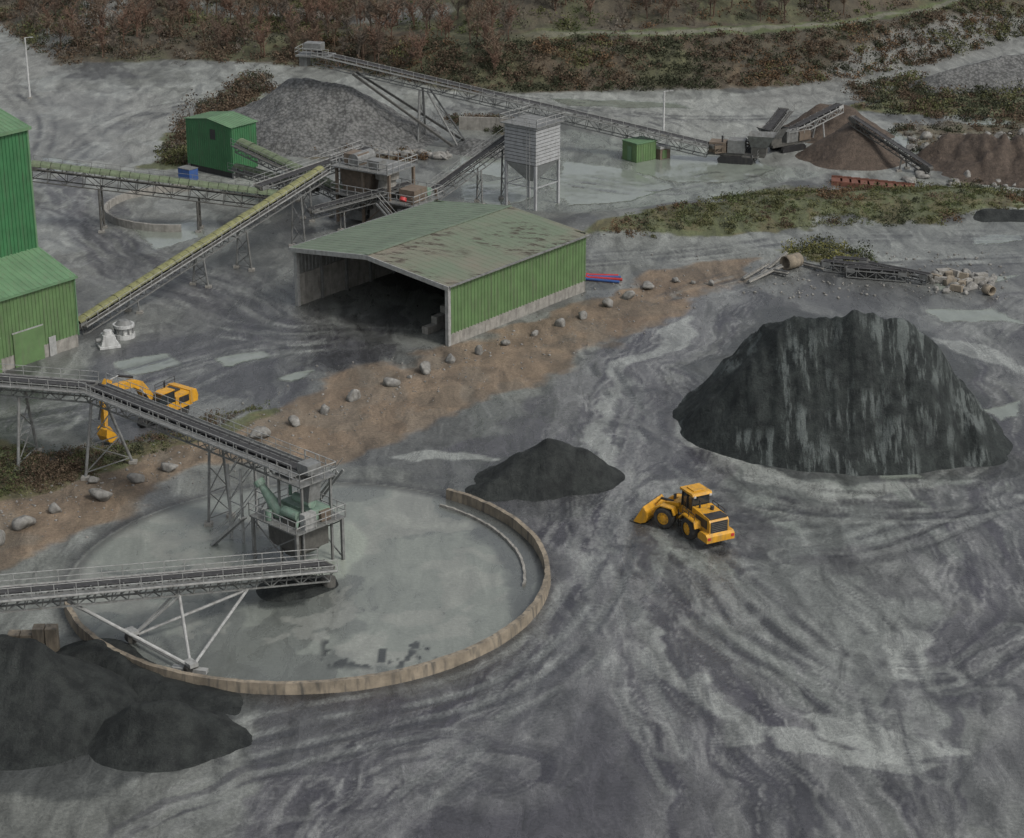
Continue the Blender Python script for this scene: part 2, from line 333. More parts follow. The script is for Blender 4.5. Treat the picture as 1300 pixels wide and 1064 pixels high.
base=[[(890,700),(960,760),(1060,840),(1150,862),(1230,850),(1300,800)],[(850,700),(900,780),(1010,850),(1120,882),(1230,870)],[(905,690),(1000,700),(1100,690),(1200,650),(1300,590)],
 [(900,640),(960,650),(1040,640),(1100,650),(1180,640)],[(905,625),(950,632),(1000,650),(950,655)],[(760,450),(800,520),(900,600),(1000,640),(1180,650),(1300,630)],
 [(870,380),(1000,345),(1150,335),(1300,330)],[(740,330),(900,318),(1050,300),(1300,300)],[(20,300),(60,240),(110,190),(180,150),(240,135)],[(0,250),(50,200),(60,150),(20,110)],
 [(60,260),(110,280),(160,330),(220,380),(330,420),(480,430)],[(120,300),(180,330),(230,345),(300,370),(350,400)],[(120,560),(220,520),(330,470),(450,430)],[(70,500),(180,470),(300,440),(430,430)],
 [(600,120),(760,140),(900,150),(1050,140),(1200,100),(1300,70)],[(1120,150),(1150,180),(1170,215)],[(610,240),(700,230),(830,245),(950,225)],[(560,1000),(640,930),(700,850),(760,760),(800,640),(830,500)],
 [(900,975),(860,880),(820,780),(800,700)],[(1180,975),(1150,860),(1100,780),(1000,720)],[(300,960),(420,930),(600,890),(720,820),(780,720)],[(620,120),(700,130),(800,150),(860,175)]]
for i,b in enumerate(base):
    tracks(b,.7)
    for k in range(5):
        dx,dy=random.uniform(-50,50),random.uniform(-16,16)
        tracks([(u+dx+random.uniform(-8,8),v+dy*(v/600)+random.uniform(-3,3)) for u,v in b],random.uniform(.3,.6),dark=random.choice([(.04,.042,.046),(.045,.047,.05),(.22,.235,.225)]))
C[...,:3]*=np.array((1.0,.985,.96))
m,nt,N,L,b=newmat('quarry_ground')
def nd(t,**k):
    n=N.new(t)
    for a,v in k.items(): setattr(n,a,v)
    return n
geo=nd('ShaderNodeNewGeometry'); ac=nd('ShaderNodeVertexColor',layer_name='Col'); am=nd('ShaderNodeVertexColor',layer_name='Msk')
sep=nd('ShaderNodeSeparateColor'); L.new(am.outputs[0],sep.inputs[0])
def noise(sc,det=5,ro=.6,vec=None,dist=0):
    n=nd('ShaderNodeTexNoise'); n.inputs['Scale'].default_value=sc; n.inputs['Detail'].default_value=det; n.inputs['Roughness'].default_value=ro; n.inputs['Distortion'].default_value=dist
    L.new(vec if vec else geo.outputs['Position'],n.inputs['Vector']); return n.outputs[0]
def mr(x,a,b_,c,d_):
    r=nd('ShaderNodeMapRange'); L.new(x,r.inputs[0])
    for i,v in enumerate((a,b_,c,d_)): r.inputs[1+i].default_value=v
    return r.outputs[0]
def mth(op,a,b_=None):
    r=nd('ShaderNodeMath',operation=op)
    for i,v in enumerate((a,b_)):
        if v is None: continue
        if isinstance(v,(int,float)): r.inputs[i].default_value=v
        else: L.new(v,r.inputs[i])
    return r.outputs[0]
def mixc(f,a,b_,bl='MIX'):
    r=nd('ShaderNodeMix',data_type='RGBA',blend_type=bl)
    if isinstance(f,(int,float)): r.inputs[0].default_value=f
    else: L.new(f,r.inputs[0])
    for i,v in ((6,a),(7,b_)):
        if isinstance(v,tuple): r.inputs[i].default_value=(*v,1)
        else: L.new(v,r.inputs[i])
    return r.outputs[2]
mp=nd('ShaderNodeMapping'); mp.inputs['Rotation'].default_value=(0,0,math.radians(28)); mp.inputs['Scale'].default_value=(1,.36,1); L.new(geo.outputs['Position'],mp.inputs['Vector'])
big=noise(.5,7,.68,mp.outputs[0],.8)
fine=noise(3.2,4,.7)
grit=noise(13,2,.7)
sc1=mr(big,.3,.7,.50,1.50); sc2=mr(fine,.3,.7,.72,1.28); sc3=mr(grit,.3,.7,.75,1.25)
tot=mth('MULTIPLY',mth('MULTIPLY',sc1,sc2),sc3)
tm=nd('ShaderNodeMix'); L.new(mth('MULTIPLY',sep.outputs[2],.78),tm.inputs[0]); L.new(tot,tm.inputs[2]); tm.inputs[3].default_value=1.0
vm=nd('ShaderNodeVectorMath',operation='SCALE'); L.new(ac.outputs[0],vm.inputs[0]); L.new(tm.outputs[0],vm.inputs['Scale'])
L.new(vm.outputs[0],b.inputs['Base Color'])
rr=mth('ADD',sep.outputs[1],mr(big,.3,.7,-.15,.15)); rr=mth('MAXIMUM',rr,.05); L.new(rr,b.inputs['Roughness'])
b.inputs['Specular IOR Level'].default_value=.5
bp=nd('ShaderNodeBump'); bp.inputs['Distance'].default_value=.18; bp.inputs['Strength'].default_value=.85
hh=mth('ADD',mth('MULTIPLY',big,.9),mth('MULTIPLY',fine,.45)); hh=mth('MULTIPLY',hh,mth('SUBTRACT',1.0,mth('MULTIPLY',sep.outputs[2],.97))); L.new(hh,bp.inputs['Height']); L.new(bp.outputs[0],b.inputs['Normal'])
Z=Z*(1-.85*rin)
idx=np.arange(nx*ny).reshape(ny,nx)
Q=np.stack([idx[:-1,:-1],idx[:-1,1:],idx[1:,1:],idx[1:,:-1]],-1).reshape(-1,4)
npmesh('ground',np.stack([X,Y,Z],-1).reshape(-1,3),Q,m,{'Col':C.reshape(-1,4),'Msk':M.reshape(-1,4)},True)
# ---------------------------------------------------------------- STOCKPILES
def pilemat(name,c1,c2,streak=0,sc=1.5,grav=0,c3=None,bd=.25):
    global N,L,geo,nt
    m,nt,N,L,b=newmat(name); geo=nd('ShaderNodeNewGeometry')
    a=noise(sc,6,.65); mp=nd('ShaderNodeMapping'); mp.inputs['Scale'].default_value=(1,.22,.10); L.new(geo.outputs['Position'],mp.inputs['Vector'])
    st=noise(1.3,5,.65,mp.outputs[0])
    c=mixc(mr(a,.38,.62,0,1),c1,c2)
    if streak: c=mixc(mth('MULTIPLY',mr(st,.49,.58,0,streak),mr(noise(.14,3,.5),.46,.54,.05,1)),c,c3 or (.13,.14,.14))
    c=mixc(1.0,c,mixc(mr(noise(14,3,.8),.3,.7,0,1),(.45,.45,.45),(1.6,1.6,1.6)),'MULTIPLY')
    if grav: 
        vo=nd('ShaderNodeTexVoronoi'); vo.inputs['Scale'].default_value=grav; L.new(geo.outputs['Position'],vo.inputs['Vector'])
        c=mixc(mr(vo.outputs['Distance'],.1,.6,.5,0),c,(.24,.245,.24)); c=mixc(mr(vo.outputs['Distance'],.45,.8,0,.6),c,(.05,.05,.05))
    L.new(c,b.inputs['Base Color']); b.inputs['Roughness'].default_value=.8; b.inputs['Specular IOR Level'].default_value=.3
    bp=nd('ShaderNodeBump'); bp.inputs['Distance'].default_value=bd; bp.inputs['Strength'].default_value=.9; L.new(mth('ADD',noise(2.5,6,.7),mth('MULTIPLY',st,.6)),bp.inputs['Height']); L.new(bp.outputs[0],b.inputs['Normal'])
    return m
darkm=pilemat('dark_crushed_stone',(.011,.013,.013),(.028,.032,.030),.3,.7,c3=(.042,.046,.044))
bigm=pilemat('dark_streaked_stone',(.012,.015,.015),(.028,.034,.032),.85,.8,c3=(.105,.120,.115))
gravm=pilemat('grey_gravel',(.09,.092,.088),(.17,.172,.165),.2,.5,2.2,(.18,.18,.18),.5)
brownm=pilemat('brown_stone',(.060,.047,.037),(.095,.073,.057),0)
def pile(name,segs,slope,m,amp=.5,res=.25,seed=1,gully=0,flat=None,toek=.55):
    if flat=='world': P=[Vector(q) for q in segs]
    elif flat: P=[Vector((G(u,vg).x,G(u,vg).y,h)) for u,h,vg in segs]
    else: P=[(W(u,vt,vg)) for u,vt,vg in segs]
    mxh=max(p.z for p in P); R=mxh/slope+3
    x0,x1=min(p.x for p in P)-R,max(p.x for p in P)+R; y0,y1=min(p.y for p in P)-R,max(p.y for p in P)+R
    xx,yy=np.meshgrid(np.arange(x0,x1,res),np.arange(y0,y1,res))
    Zz=np.full(xx.shape,-9.0)
    wxx=xx+(fbm(xx,yy,6,3,seed)-.5)*2.6; wyy=yy+(fbm(xx,yy,6,3,seed+5)-.5)*2.6
    if len(P)==1: P=P*2
    for a,b_ in zip(P[:-1],P[1:]):
        dx,dy=b_.x-a.x,b_.y-a.y; Ls=dx*dx+dy*dy+1e-6
        t=np.clip(((wxx-a.x)*dx+(wyy-a.y)*dy)/Ls,0,1)
        dd=np.hypot(wxx-a.x-t*dx,wyy-a.y-t*dy); h=a.z+(b_.z-a.z)*t
        dd2=np.sqrt(dd*dd+.25)-.5
        Zz=np.maximum(Zz,h-dd2*slope)
    Zz=np.where(Zz<.8, .8-(.8-Zz)*toek,Zz)-.35
    mk=np.clip(Zz+.3,0,1)
    Zz+= mk*((fbm(xx,yy,3.5,5,seed+9)-.5)*amp*2+(fbm(xx,yy,.8,3,seed+12)-.5)*.3)
    if gully: Zz-=mk*np.clip(Zz,0,4)/4*gully*np.abs(fbm(xx,yy*.2,1.8,3,seed+30)-.5)*4
    Zz=np.maximum(Zz,-.35)
    r,cn=xx.shape; id_=np.arange(r*cn).reshape(r,cn); q=np.stack([id_[:-1,:-1],id_[:-1,1:],id_[1:,1:],id_[1:,:-1]],-1).reshape(-1,4)
    zf=Zz.ravel(); q=q[(zf[q].max(1)>-.2)]
    V=np.stack([xx,yy,Zz],-1).reshape(-1,3)
    us,inv=np.unique(q,return_inverse=True)
    return npmesh(name,V[us],inv.reshape(-1,4),m,None,True)
pile('dark_stone_stockpile',[(952,420,512),(972,401,525),(1005,395,540),(1085,393,550),(1142,397,550),(1182,428,550),(1210,482,560),(1228,530,578)],1.25,bigm,.6,.22,3,.5,toek=.8)
pile('dark_stone_heap',[(730,562,607),(700,551,606),(668,566,607),(636,600,622)],.85,darkm,.35,.2,14,.3)
pile('dark_sand_stockpile',[(-60,800,900),(0,802,900),(50,812,905),(90,842,908),(115,868,915)],.82,darkm,.35,.2,23,.35)
pile('dark_sand_heap',[(175,880,935),(215,880,936),(250,904,940)],.85,darkm,.25,.2,29,.3)
pile('dark_spill_heap',[(115,1.6,835),(180,1.3,866),(240,.9,884),(300,.5,893)],.65,darkm,.35,.2,31,flat=1)
pile('dark_sand_cone',[(365,1.5,745),(390,1.2,743)],.8,darkm,.15,.2,35,flat=1)
pile('grey_gravel_stockpile',[(372,98,165),(400,96,168),(440,108,172),(480,135,176)],.6,gravm,.8,.3,41)
pile('brown_stone_stockpile',[(1085,147,200)],.85,brownm,.3,.25,45)
pile('brown_stone_heap',[(1045,130,168),(1080,134,170)],.75,brownm,.3,.3,47)
pile('gravel_bank',[(1190,90,110),(1250,74,105),(1320,62,100)],.5,gravm,.5,.4,51)
pile('grey_stone_heap',[(600,172,190),(630,176,192)],.6,gravm,.3,.3,53)
pile('dark_stone_berm',[(1255,262,275),(1320,262,275)],.7,darkm,.3,.3,57)
pile('rock_rubble_bank',[(1215,166,205),(1270,168,218),(1335,160,220)],.75,brownm,1.3,.35,59,.8)
# ---------------------------------------------------------------- HALL
A0=G(372,403);B0=G(570,440);C0=G(743,370)
e2=(C0-B0); Lh=e2.length; e2=e2.normalized(); e1=Vector((e2.y,-e2.x,0)); Wh=(B0-A0).length*1.12
HEAD=math.atan2(e2.y,e2.x)
ez=W(568,362,440).z; rz=ez+1.25
m,nt,N,L,b=newmat('mossy_roof'); geo=nd('ShaderNodeNewGeometry')
c=mixc(mr(noise(.10,4,.6),.4,.6,0,1),(.120,.155,.103),(.175,.152,.118)); c=mixc(mr(noise(.9,5,.7),.3,.7,.0,.5),c,(.15,.165,.125))
mp=nd('ShaderNodeMapping'); mp.inputs['Rotation'].default_value=(0,0,-HEAD); mp.inputs['Scale'].default_value=(.3,1.0,1); L.new(geo.outputs['Position'],mp.inputs['Vector'])
c=mixc(mth('MULTIPLY',mr(noise(1.3,5,.7,mp.outputs[0]),.53,.57,0,.9),mr(noise(.13,2,.5),.45,.53,0,1)),c,(.05,.038,.027))
L.new(c,b.inputs['Base Color']); b.inputs['Roughness'].default_value=.65
mossr=m
greenr=mat('green_grey_roof',(.115,.155,.105),.6,0,.25,.5,dirt=(.15,.15,.12),dirtamt=.6)
hb=MB(); hb.M=frame(Vector((B0.x,B0.y,0)),HEAD)
Lh_,Wd=Lh,Wh; th=.35
hb.box(0,Lh_,-.0,th,-.3,1.3,conc); hb.box(0,Lh_,Wd-th,Wd,-.3,3.6,conc); hb.box(Lh_-th,Lh_,th+.003,Wd-th-.003,-.3,3.6,conc)
hb.corr((0,.03,1.25),(Lh_,0,0),(0,0,ez-1.3),(0,-1,0),gclad,.55,.08)
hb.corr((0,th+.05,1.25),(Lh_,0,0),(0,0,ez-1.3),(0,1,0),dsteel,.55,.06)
hb.corr((0,Wd-.1,3.6),(Lh_,0,0),(0,0,ez-3.6),(0,1,0),gclad,.55,.06); hb.corr((0,Wd-.2,3.6),(Lh_,0,0),(0,0,ez-3.6),(0,-1,0),steel,.55,.06)
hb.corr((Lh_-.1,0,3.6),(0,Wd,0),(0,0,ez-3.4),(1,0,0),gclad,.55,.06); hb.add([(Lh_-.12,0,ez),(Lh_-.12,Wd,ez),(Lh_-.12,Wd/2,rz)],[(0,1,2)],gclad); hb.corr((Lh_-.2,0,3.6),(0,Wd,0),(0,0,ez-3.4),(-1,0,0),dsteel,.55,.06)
ov=.35
r0=Vector((-ov,-ov,ez-.02));r1=Vector((-ov,Wd/2,rz));r2=Vector((-ov,Wd+ov,ez-.02)); LR=Lh_+2*ov
hb.corr(r0,(LR,0,0),r1-r0,(0,0,1),mossr,.9,.05); hb.corr(r1,(LR,0,0),r2-r1,(0,0,1),greenr,.9,.05)
hb.beam(r1+Vector((0,0,.06)),r1+Vector((LR,0,.06)),.5,.05,greenr)
hb.beam(r0+Vector((0,-.06,-.05)),r0+Vector((LR,-.06,-.05)),.18,.16,steel); hb.beam(r2+Vector((0,.06,-.05)),r2+Vector((LR,.06,-.05)),.18,.16,steel)
for a,b_ in((r0,r1),(r1,r2)): hb.beam(a+Vector((-.05,0,-.25)),b_+Vector((-.05,0,-.25)),.12,.5,lsteel)
hb.box(-.08,.35,-.02,.4,-.3,ez-.1,lsteel); hb.box(-.08,.35,Wd-.4,Wd+.02,-.3,ez-.1,lsteel)
for i in range(1,7):
    x=i*Lh_/6-.25
    for y in (.5,Wd-.7): hb.box(x-.12,x+.12,y-.0,y+.3,0,ez-.2,steel)
    hb.beam((x,.4,ez-.35),(x,Wd/2,rz-.4),.2,.4,steel); hb.beam((x,Wd/2,rz-.4),(x,Wd-.4,ez-.35),.2,.4,steel)
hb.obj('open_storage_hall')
bb=MB(); bb.M=hb.M
for r_ in range(5):
    for k in range(7-r_):
        x=1.5+r_*1.5+k*1.5
        bb.box(x+.01,x+1.49,4.2,5.0,r_*.78,(r_+1)*.78-.015,conc)
bb.obj('concrete_block_wall',bevel=.03)
def hp(x,y,z): 
    p=hb.M@Vector((x,y,0)); return (p.x,p.y,z)
pile('sand_heap_in_hall',[hp(17,10,3.0),hp(19,15,2.4)],.7,darkm,.2,.3,66,flat='world')
# ---------------------------------------------------------------- LEFT BUILDING
Cc=G(100,440); gb=MB(); gb.M=frame(Vector((Cc.x,Cc.y,0)),HEAD)
ez1=W(96,350,440).z; T=gb.M@Vector((0,5.5,0)); 
def zat(u,vt,p):
    k=(532-vt)/F; return H-p.y*(s_-k*c_)/(c_+k*s_)
lz=zat(0,314,T); tz=zat(0,160,T)
Lb=34
gb.box(-Lb,0,0,5.5,-.3,1.4,conc)
gb.corr((-Lb,0.0,1.4),(Lb,0,0),(0,0,ez1-1.4),(0,-1,0),gclad,.45,.07)
gb.corr((-.02,0,1.4),(0,5.5,0),(0,0,ez1-1.4),(1,0,0),gclad,.45,.07); gb.add([(0,0,ez1),(0,5.5,ez1),(0,5.5,lz)],[(0,1,2)],gclad)
gb.corr((-Lb,-.3,ez1-.05),(Lb+.3,0,0),(0,5.8,lz-ez1+.05),(0,0,1),groof2,.7,.06)
gb.box(-Lb,.25,-.42,-.3,ez1-.25,ez1-.02,groof2)
gb.box(-.02,.12,-.14,.02,1.3,ez1,groof2)
for x in (-6.5,-12): gb.box(x-1.9,x+1.9,-.16,-.1,-.1,3.6,gclad); gb.box(x-2.0,x+2.0,-.15,-.12,3.6,3.75,lsteel)
gb.box(-3.9,-3.0,-.15,-.1,-.1,2.1,lsteel)
gb.corr((-Lb,5.5,lz-1),(Lb,0,0),(0,0,tz-lz+1),(0,-1,0),gbright,.45,.08)
gb.corr((0,5.5,0),(0,14,0),(0,0,tz),(1,0,0),gbright,.45,.08)
gb.corr((-Lb,19.5,0),(Lb,0,0),(0,0,tz),(0,1,0),gbright,.45,.08)
gb.corr((-Lb,5.2,tz-.05),(Lb+.3,0,0),(0,7.3,1.9),(0,0,1),groof2,.6,.06); gb.corr((-Lb,12.5,tz+1.85),(Lb+.3,0,0),(0,7.3,-1.9),(0,0,1),groof2,.6,.06)
gb.add([(-.01,5.5,tz),(-.01,19.5,tz),(-.01,12.5,tz+1.85)],[(0,1,2)],gbright)
gb.box(-Lb,.3,5.05,5.2,tz-.35,tz,groof2); gb.box(-.06,.14,5.4,5.54,lz,tz,groof2)
gb.obj('green_processing_building')
Tn=G(297,228); tb=MB(); tb.M=frame(Vector((Tn.x,Tn.y,0)),HEAD)
wl=(G(297,228)-G(243,212)).length*.93; wr=4.6
zt=zat(0,162,Tn)
tb.box(.3,wr-.3,.3,wl-.3,0,1.8,blackp)
tb.corr((0,0,.9),(wr,0,0),(0,0,zt-.9),(0,-1,0),gbright,.4,.06); tb.corr((0,0,.9),(0,wl,0),(0,0,zt-.9),(-1,0,0),gbright,.4,.06)
tb.corr((wr,0,.9),(0,wl,0),(0,0,zt-.9),(1,0,0),gbright,.4,.06); tb.corr((0,wl,.9),(wr,0,0),(0,0,zt-.9),(0,1,0),gbright,.4,.06)
tb.corr((-.3,-.3,zt-.02),(wr+.6,0,0),(0,wl/2+.3,.7),(0,0,1),groof2,.5,.05); tb.corr((-.3,wl/2,zt+.68),(wr+.6,0,0),(0,wl/2+.3,-.7),(0,0,1),groof2,.5,.05)
for x in(0,wr): tb.add([(x,0,zt),(x,wl,zt),(x,wl/2,zt+.66)],[(0,1,2)],gbright)
tb.box(-.1,-.07,wl*.35,wl*.35+1,5,6.4,blackp)
for x in (.15,wr-.15):
    for y in(.15,wl-.15): tb.box(x-.15,x+.15,y-.15,y+.15,-.3,.95,steel)
tb.obj('green_transfer_house')
bc=MB(); p=G(252,229); bc.M=frame(p,HEAD+math.pi/2)
bc.box(0,2.2,0,1.6,.1,1.7,bluep); bc.box(-.05,2.25,-.05,1.65,1.7,1.78,steel); bc.box(.3,1.0,-.06,-.01,.2,1.5,steel)
for x in(.1,2.0): bc.box(x,x+.15,.1,1.5,-.1,.1,blackp)
bc.obj('blue_generator_cabin')
# silo
silm=mat('ribbed_silo_steel',(.37,.38,.385),.5,.1,.2,2,dirtamt=.35)
Sn=G(680,268); sb=MB(); sb.M=frame(Sn,HEAD); sd=5.1; zb=zat(0,212,Sn); ztp=zat(0,163,Sn)
for i in range(11):
    z0=zb+(ztp-zb)*i/11; z1=zb+(ztp-zb)*(i+1)/11; sb.box(0,sd,0,sd,z0+.08,z1,silm); sb.box(.06,sd-.06,.06,sd-.06,z0-.02,z0+.08,dsteel)
ct=sd/2
for lo,hi,za,zc in((sd/2,.45,zb,zb-2.7),):
    q=[(ct-lo,ct-lo,za),(ct+lo,ct-lo,za),(ct+lo,ct+lo,za),(ct-lo,ct+lo,za),(ct-hi,ct-hi,zc),(ct+hi,ct-hi,zc),(ct+hi,ct+hi,zc),(ct-hi,ct+hi,zc)]
    sb.add(q,[(0,1,5,4),(1,2,6,5),(2,3,7,6),(3,0,4,7),(7,6,5,4)],silm)
for x in(.15,sd-.15):
    for y in(.15,sd-.15): sb.box(x-.16,x+.16,y-.16,y+.16,-.3,zb,silm)
for z in(zb*.5,):
    for a,b_ in(((.15,.15),(sd-.15,.15)),((.15,.15),(.15,sd-.15)),((sd-.15,.15),(sd-.15,sd-.15)),((.15,sd-.15),(sd-.15,sd-.15))):
        sb.beam((*a,z),(*b_,z),.12,.12,silm)
sb.box(-.4,sd+.4,-.4,sd+.4,ztp,ztp+.1,steel); sb.rail([(-.4,-.4,ztp+.1),(sd+.4,-.4,ztp+.1),(sd+.4,sd+.4,ztp+.1),(-.4,sd+.4,ztp+.1),(-.4,-.4,ztp+.1)],lsteel)
for y in (.8,1.3): sb.beam((-.25,y,0),(-.25,y,ztp+1),.05,.05,lsteel)
sb.obj('steel_silo')
# ---------------------------------------------------------------- CONVEYORS
Zu=Vector((0,0,1))
def conveyor(name,p,q,w=1.1,dep=1.0,walk=1,cover=None,legs=(),sm=steel,bay=1.3,parts=None,chord=.12,both=False,cr=.62,rm=None):
    rm=rm or sm
    b=parts or MB(); p=Vector(p);q=Vector(q); d=(q-p);Ln=d.length;d.normalize(); s=d.cross(Zu).normalized(); u=s.cross(d)
    for k in(-1,1):
        o=s*k*w/2; b.beam(p+o,q+o,chord,chord,sm,u); b.beam(p+o-u*dep,q+o-u*dep,chord,chord,sm,u)
        n=max(2,int(Ln/(dep*bay)))
        for i in range(n+1):
            a=p+d*Ln*i/n+o; b.beam(a,a-u*dep,.07,.07,sm,d)
            if i<n:
                a2=p+d*Ln*(i+1)/n+o; b.beam(*( (a,a2-u*dep) if i%2 else (a-u*dep,a2)),.07,.07,sm,u)
    for i in range(n+1):
        a=p+d*Ln*i/n; b.beam(a-s*w/2-u*dep,a+s*w/2-u*dep,.07,.07,sm,u); b.beam(a-s*w/2,a+s*w/2,.08,.08,sm,u)
    b.beam(p+u*.22,q+u*.22,w*.62,.06,rubber,u); b.beam(p-u*.3,q-u*.3,w*.6,.03,rubber,u)
    for k in(-1,1):
        b.beam(p+s*k*w*.42+u*.3,q+s*k*w*.42+u*.3,.16,.05,rubber,(u+s*k*-.7).normalized())
    n=int(Ln/1.3)
    for i in range(n+1):
        a=p+d*Ln*i/max(n,1)
        for k in(-1,1): b.beam(a+s*k*w*.5,a+s*k*w*.52+u*.38,.08,.08,sm,d)
    for e,sg in((p,-1),(q,1)): b.tube(e+d*sg*.1-s*w*.42,e+d*sg*.1+s*w*.42,.28,dsteel); b.beam(e-s*w*.5+d*sg*.1,e-s*w*.5-d*sg*.9,.1,.5,sm,u);b.beam(e+s*w*.5+d*sg*.1,e+s*w*.5-d*sg*.9,.1,.5,sm,u)
    for k in ((-1,1) if both else ((walk,) if walk else ())):
        o=s*k*(w/2+.42); b.beam(p+o,q+o,.7,.05,dsteel if not both else steel,u)
        o2=s*k*(w/2+.78); nn=max(2,int(Ln/1.7))
        for hh in(1.05,.55,.1): b.beam(p+o2+Zu*hh,q+o2+Zu*hh,.045,.045 if hh>.2 else .14,rm)
        for i in range(nn+1):
            a=p+d*Ln*i/nn+o2; b.beam(a,a+Zu*1.05,.05,.05,rm); b.beam(a-s*k*.35,a-s*k*.35*2-u*.5,.05,.05,sm)
    if cover:
        R=w*cr; prof=[(math.cos(t)*R,math.sin(t)*R*.7+.28) for t in [math.pi*i/6 for i in range(7)]]
        nseg=max(1,int(Ln/1.2))
        for i in range(nseg):
            a=p+d*Ln*(i+.02)/nseg; c=p+d*Ln*(i+.97)/nseg; rs=1+.03*(i%2)+random.uniform(-.02,.02)
            vs=[a+s*x*rs+u*z*rs for x,z in prof]+[c+s*x*rs+u*z*rs for x,z in prof]
            b.add(vs,[(j,j+1,8+j,7+j) for j in range(6)],cover)
    for L_ in legs:
        t,sp,le=L_[:3]; r=L_[3] if len(L_)>3 else .1
        mtop=[];ft=[]
        for k in(-1,1):
            tp=p+d*Ln*t+s*k*w/2-u*dep; dh=Vector((d.x,d.y,0)).normalized(); fo=Vector((tp.x,tp.y,0))+s*k*sp+dh*le; fo.z=-.1
            b.tube(tp,fo,r,sm,n=8)
            b.beam(fo,fo+Zu*.35,.7,.7,conc,Vector((1,0,0))); mtop.append(tp);ft.append(fo)
        hgt=mtop[0].z
        for f0,f1 in((.2,.55),(.55,.9)):
            if hgt>3:
                b.beam(mtop[0].lerp(ft[0],f0),mtop[1].lerp(ft[1],f1),.08,.08,sm); b.beam(mtop[1].lerp(ft[1],f0),mtop[0].lerp(ft[0],f1),.08,.08,sm)
                b.beam(mtop[0].lerp(ft[0],f1),mtop[1].lerp(ft[1],f1),.08,.08,sm)
    if parts is None: return b.obj(name)
pA=W(400,68,172); pA2=W(900,185,204)
b=MB(); conveyor('',pA,pA2,1.5,1.5,1,None,((.28,1.2,.0,.16),(.30,1.2,5,.14),(.62,.8,0,.12),(.8,.6,0,.1)),steel,parts=b,rm=lsteel)
dh=(pA2-pA).normalized(); 
for k in(-1,1):
    s=dh.cross(Zu).normalized()*k*.75
    b.beam(pA+dh*6+s-Zu*1.5,Vector((pA.x+dh.x*22,pA.y+dh.y*22,0))+s*3,.3,.3,dsteel)
b.M=frame(pA,math.atan2(dh.y,dh.x)); b.box(-2.5,2.6,-1.5,1.7,-.3,-.1,steel); b.box(-1.4,1.2,-.9,.9,.6,1.6,steel); b.rail([(-2.5,-1.5,-.1),(2.6,-1.5,-.1)],lsteel); b.rail([(-2.5,1.7,-.1),(-2.5,-1.5,-.1)],lsteel); b.box(-2.2,-1.0,-.8,.8,-1.8,-.35,steel)
b.obj('stockpile_conveyor')
conveyor('covered_conveyor',W(40,212,292),W(352,250,292),1.6,1.6,-1,cgreen,((.28,.2,0,.14),(.68,.2,0,.14)),dsteel,cr=.5,rm=steel)
conveyor('inclined_conveyor',W(98,413,424),W(408,217,302),1.3,1.1,1,mosc,((.46,.5,0,.12),(.64,.5,0,.12),(.88,.4,0,.12),(.2,.2,0,.1)),steel,cr=.48,rm=lsteel)
conveyor('green_covered_conveyor',W(305,183,240),W(472,262,285),1.6,1.0,1,cgreen,((.4,.3,0,.12),(.75,.2,0,.12)),steel,cr=.5)
conveyor('feed_conveyor',W(330,238,292),W(470,190,262),1.4,1.1,-1,None,((.4,.3,0,.12),(.75,.5,0,.12)),steel,rm=lsteel)
conveyor('crusher_discharge_conveyor',W(395,268,300),W(520,235,285),1.3,.9,1,None,((.3,.2,0,.1),),steel)
conveyor('silo_feed_conveyor',W(546,246,264),W(672,156,252),1.4,1.2,-1,None,((.45,.4,0,.12),(.7,.5,0,.12)),steel,rm=lsteel)
conveyor('low_link_conveyor',W(300,214,240),W(400,240,270),1.2,.8,1,cgreen,((.5,.2,0,.1),),steel,cr=.5)
# near overhead conveyor and its tower
P0=W(-120,474,575);P1=W(118,493,592);P2=W(388,600,712)
b=MB(); conveyor('',P0,P1,1.4,1.1,1,None,((.62,1.6,0,.14),),steel,parts=b,both=True,rm=lsteel)
conveyor('',P1,P2,1.4,1.1,1,None,((.02,1.9,1.0,.14),(.60,.5,0,.12)),steel,parts=b,both=True,rm=lsteel)
b.obj('overhead_conveyor')
dh=Vector((P2.x-P1.x,P2.y-P1.y,0)).normalized(); hd=math.atan2(dh.y,dh.x)
b=MB(); o=Vector((P2.x,P2.y,0)); b.M=frame(o,hd); zt=P2.z
for x,y in((-1.6,-1.5),(1.2,-1.5),(1.2,1.5),(-1.6,1.5)): b.box(x-.09,x+.09,y-.09,y+.09,-.3,zt-.4,steel)
for x,y in((-8.2,-1.4),(-8.2,1.4),(-6.6,-1.4),(-6.6,1.4)): b.box(x-.09,x+.09,y-.09,y+.09,-.3,zt-1.2,lsteel)
for z in np.arange(1,zt-2,2.3):
    for y in(-1.4,1.4): b.beam((-8.2,y,z),(-6.6,y,z+2.2),.07,.07,lsteel); b.beam((-8.2,y,z),(-6.6,y,z),.08,.08,lsteel)
    for x in(-8.2,-6.6): b.beam((x,-1.4,z),(x,1.4,z+2.2),.07,.07,lsteel)
z=zt-.4
b.box(-2.2,1.5,-1.9,1.9,z,z+.1,steel); b.rail([(-2.2,-1.9,z+.1),(1.5,-1.9,z+.1),(1.5,1.9,z+.1),(-2.2,1.9,z+.1)],lsteel,1.1,1.0,.06)
b.box(-.2,1.1,-.7,.7,zt+.2,zt+1.0,steel)
b.prism([(.0,zt-.4),(1.2,zt-.4),(.9,zt-2.2),(.3,zt-2.2)],-.6,.6,steel)
zd=3.7
b.box(-3.8,2.0,-2.9,2.3,zd,zd+.12,steel); b.rail([(-3.8,-2.9,zd+.12),(2.0,-2.9,zd+.12),(2.0,2.3,zd+.12),(-3.8,2.3,zd+.12),(-3.8,-2.9,zd+.12)],lsteel,1.1,.9,.06)
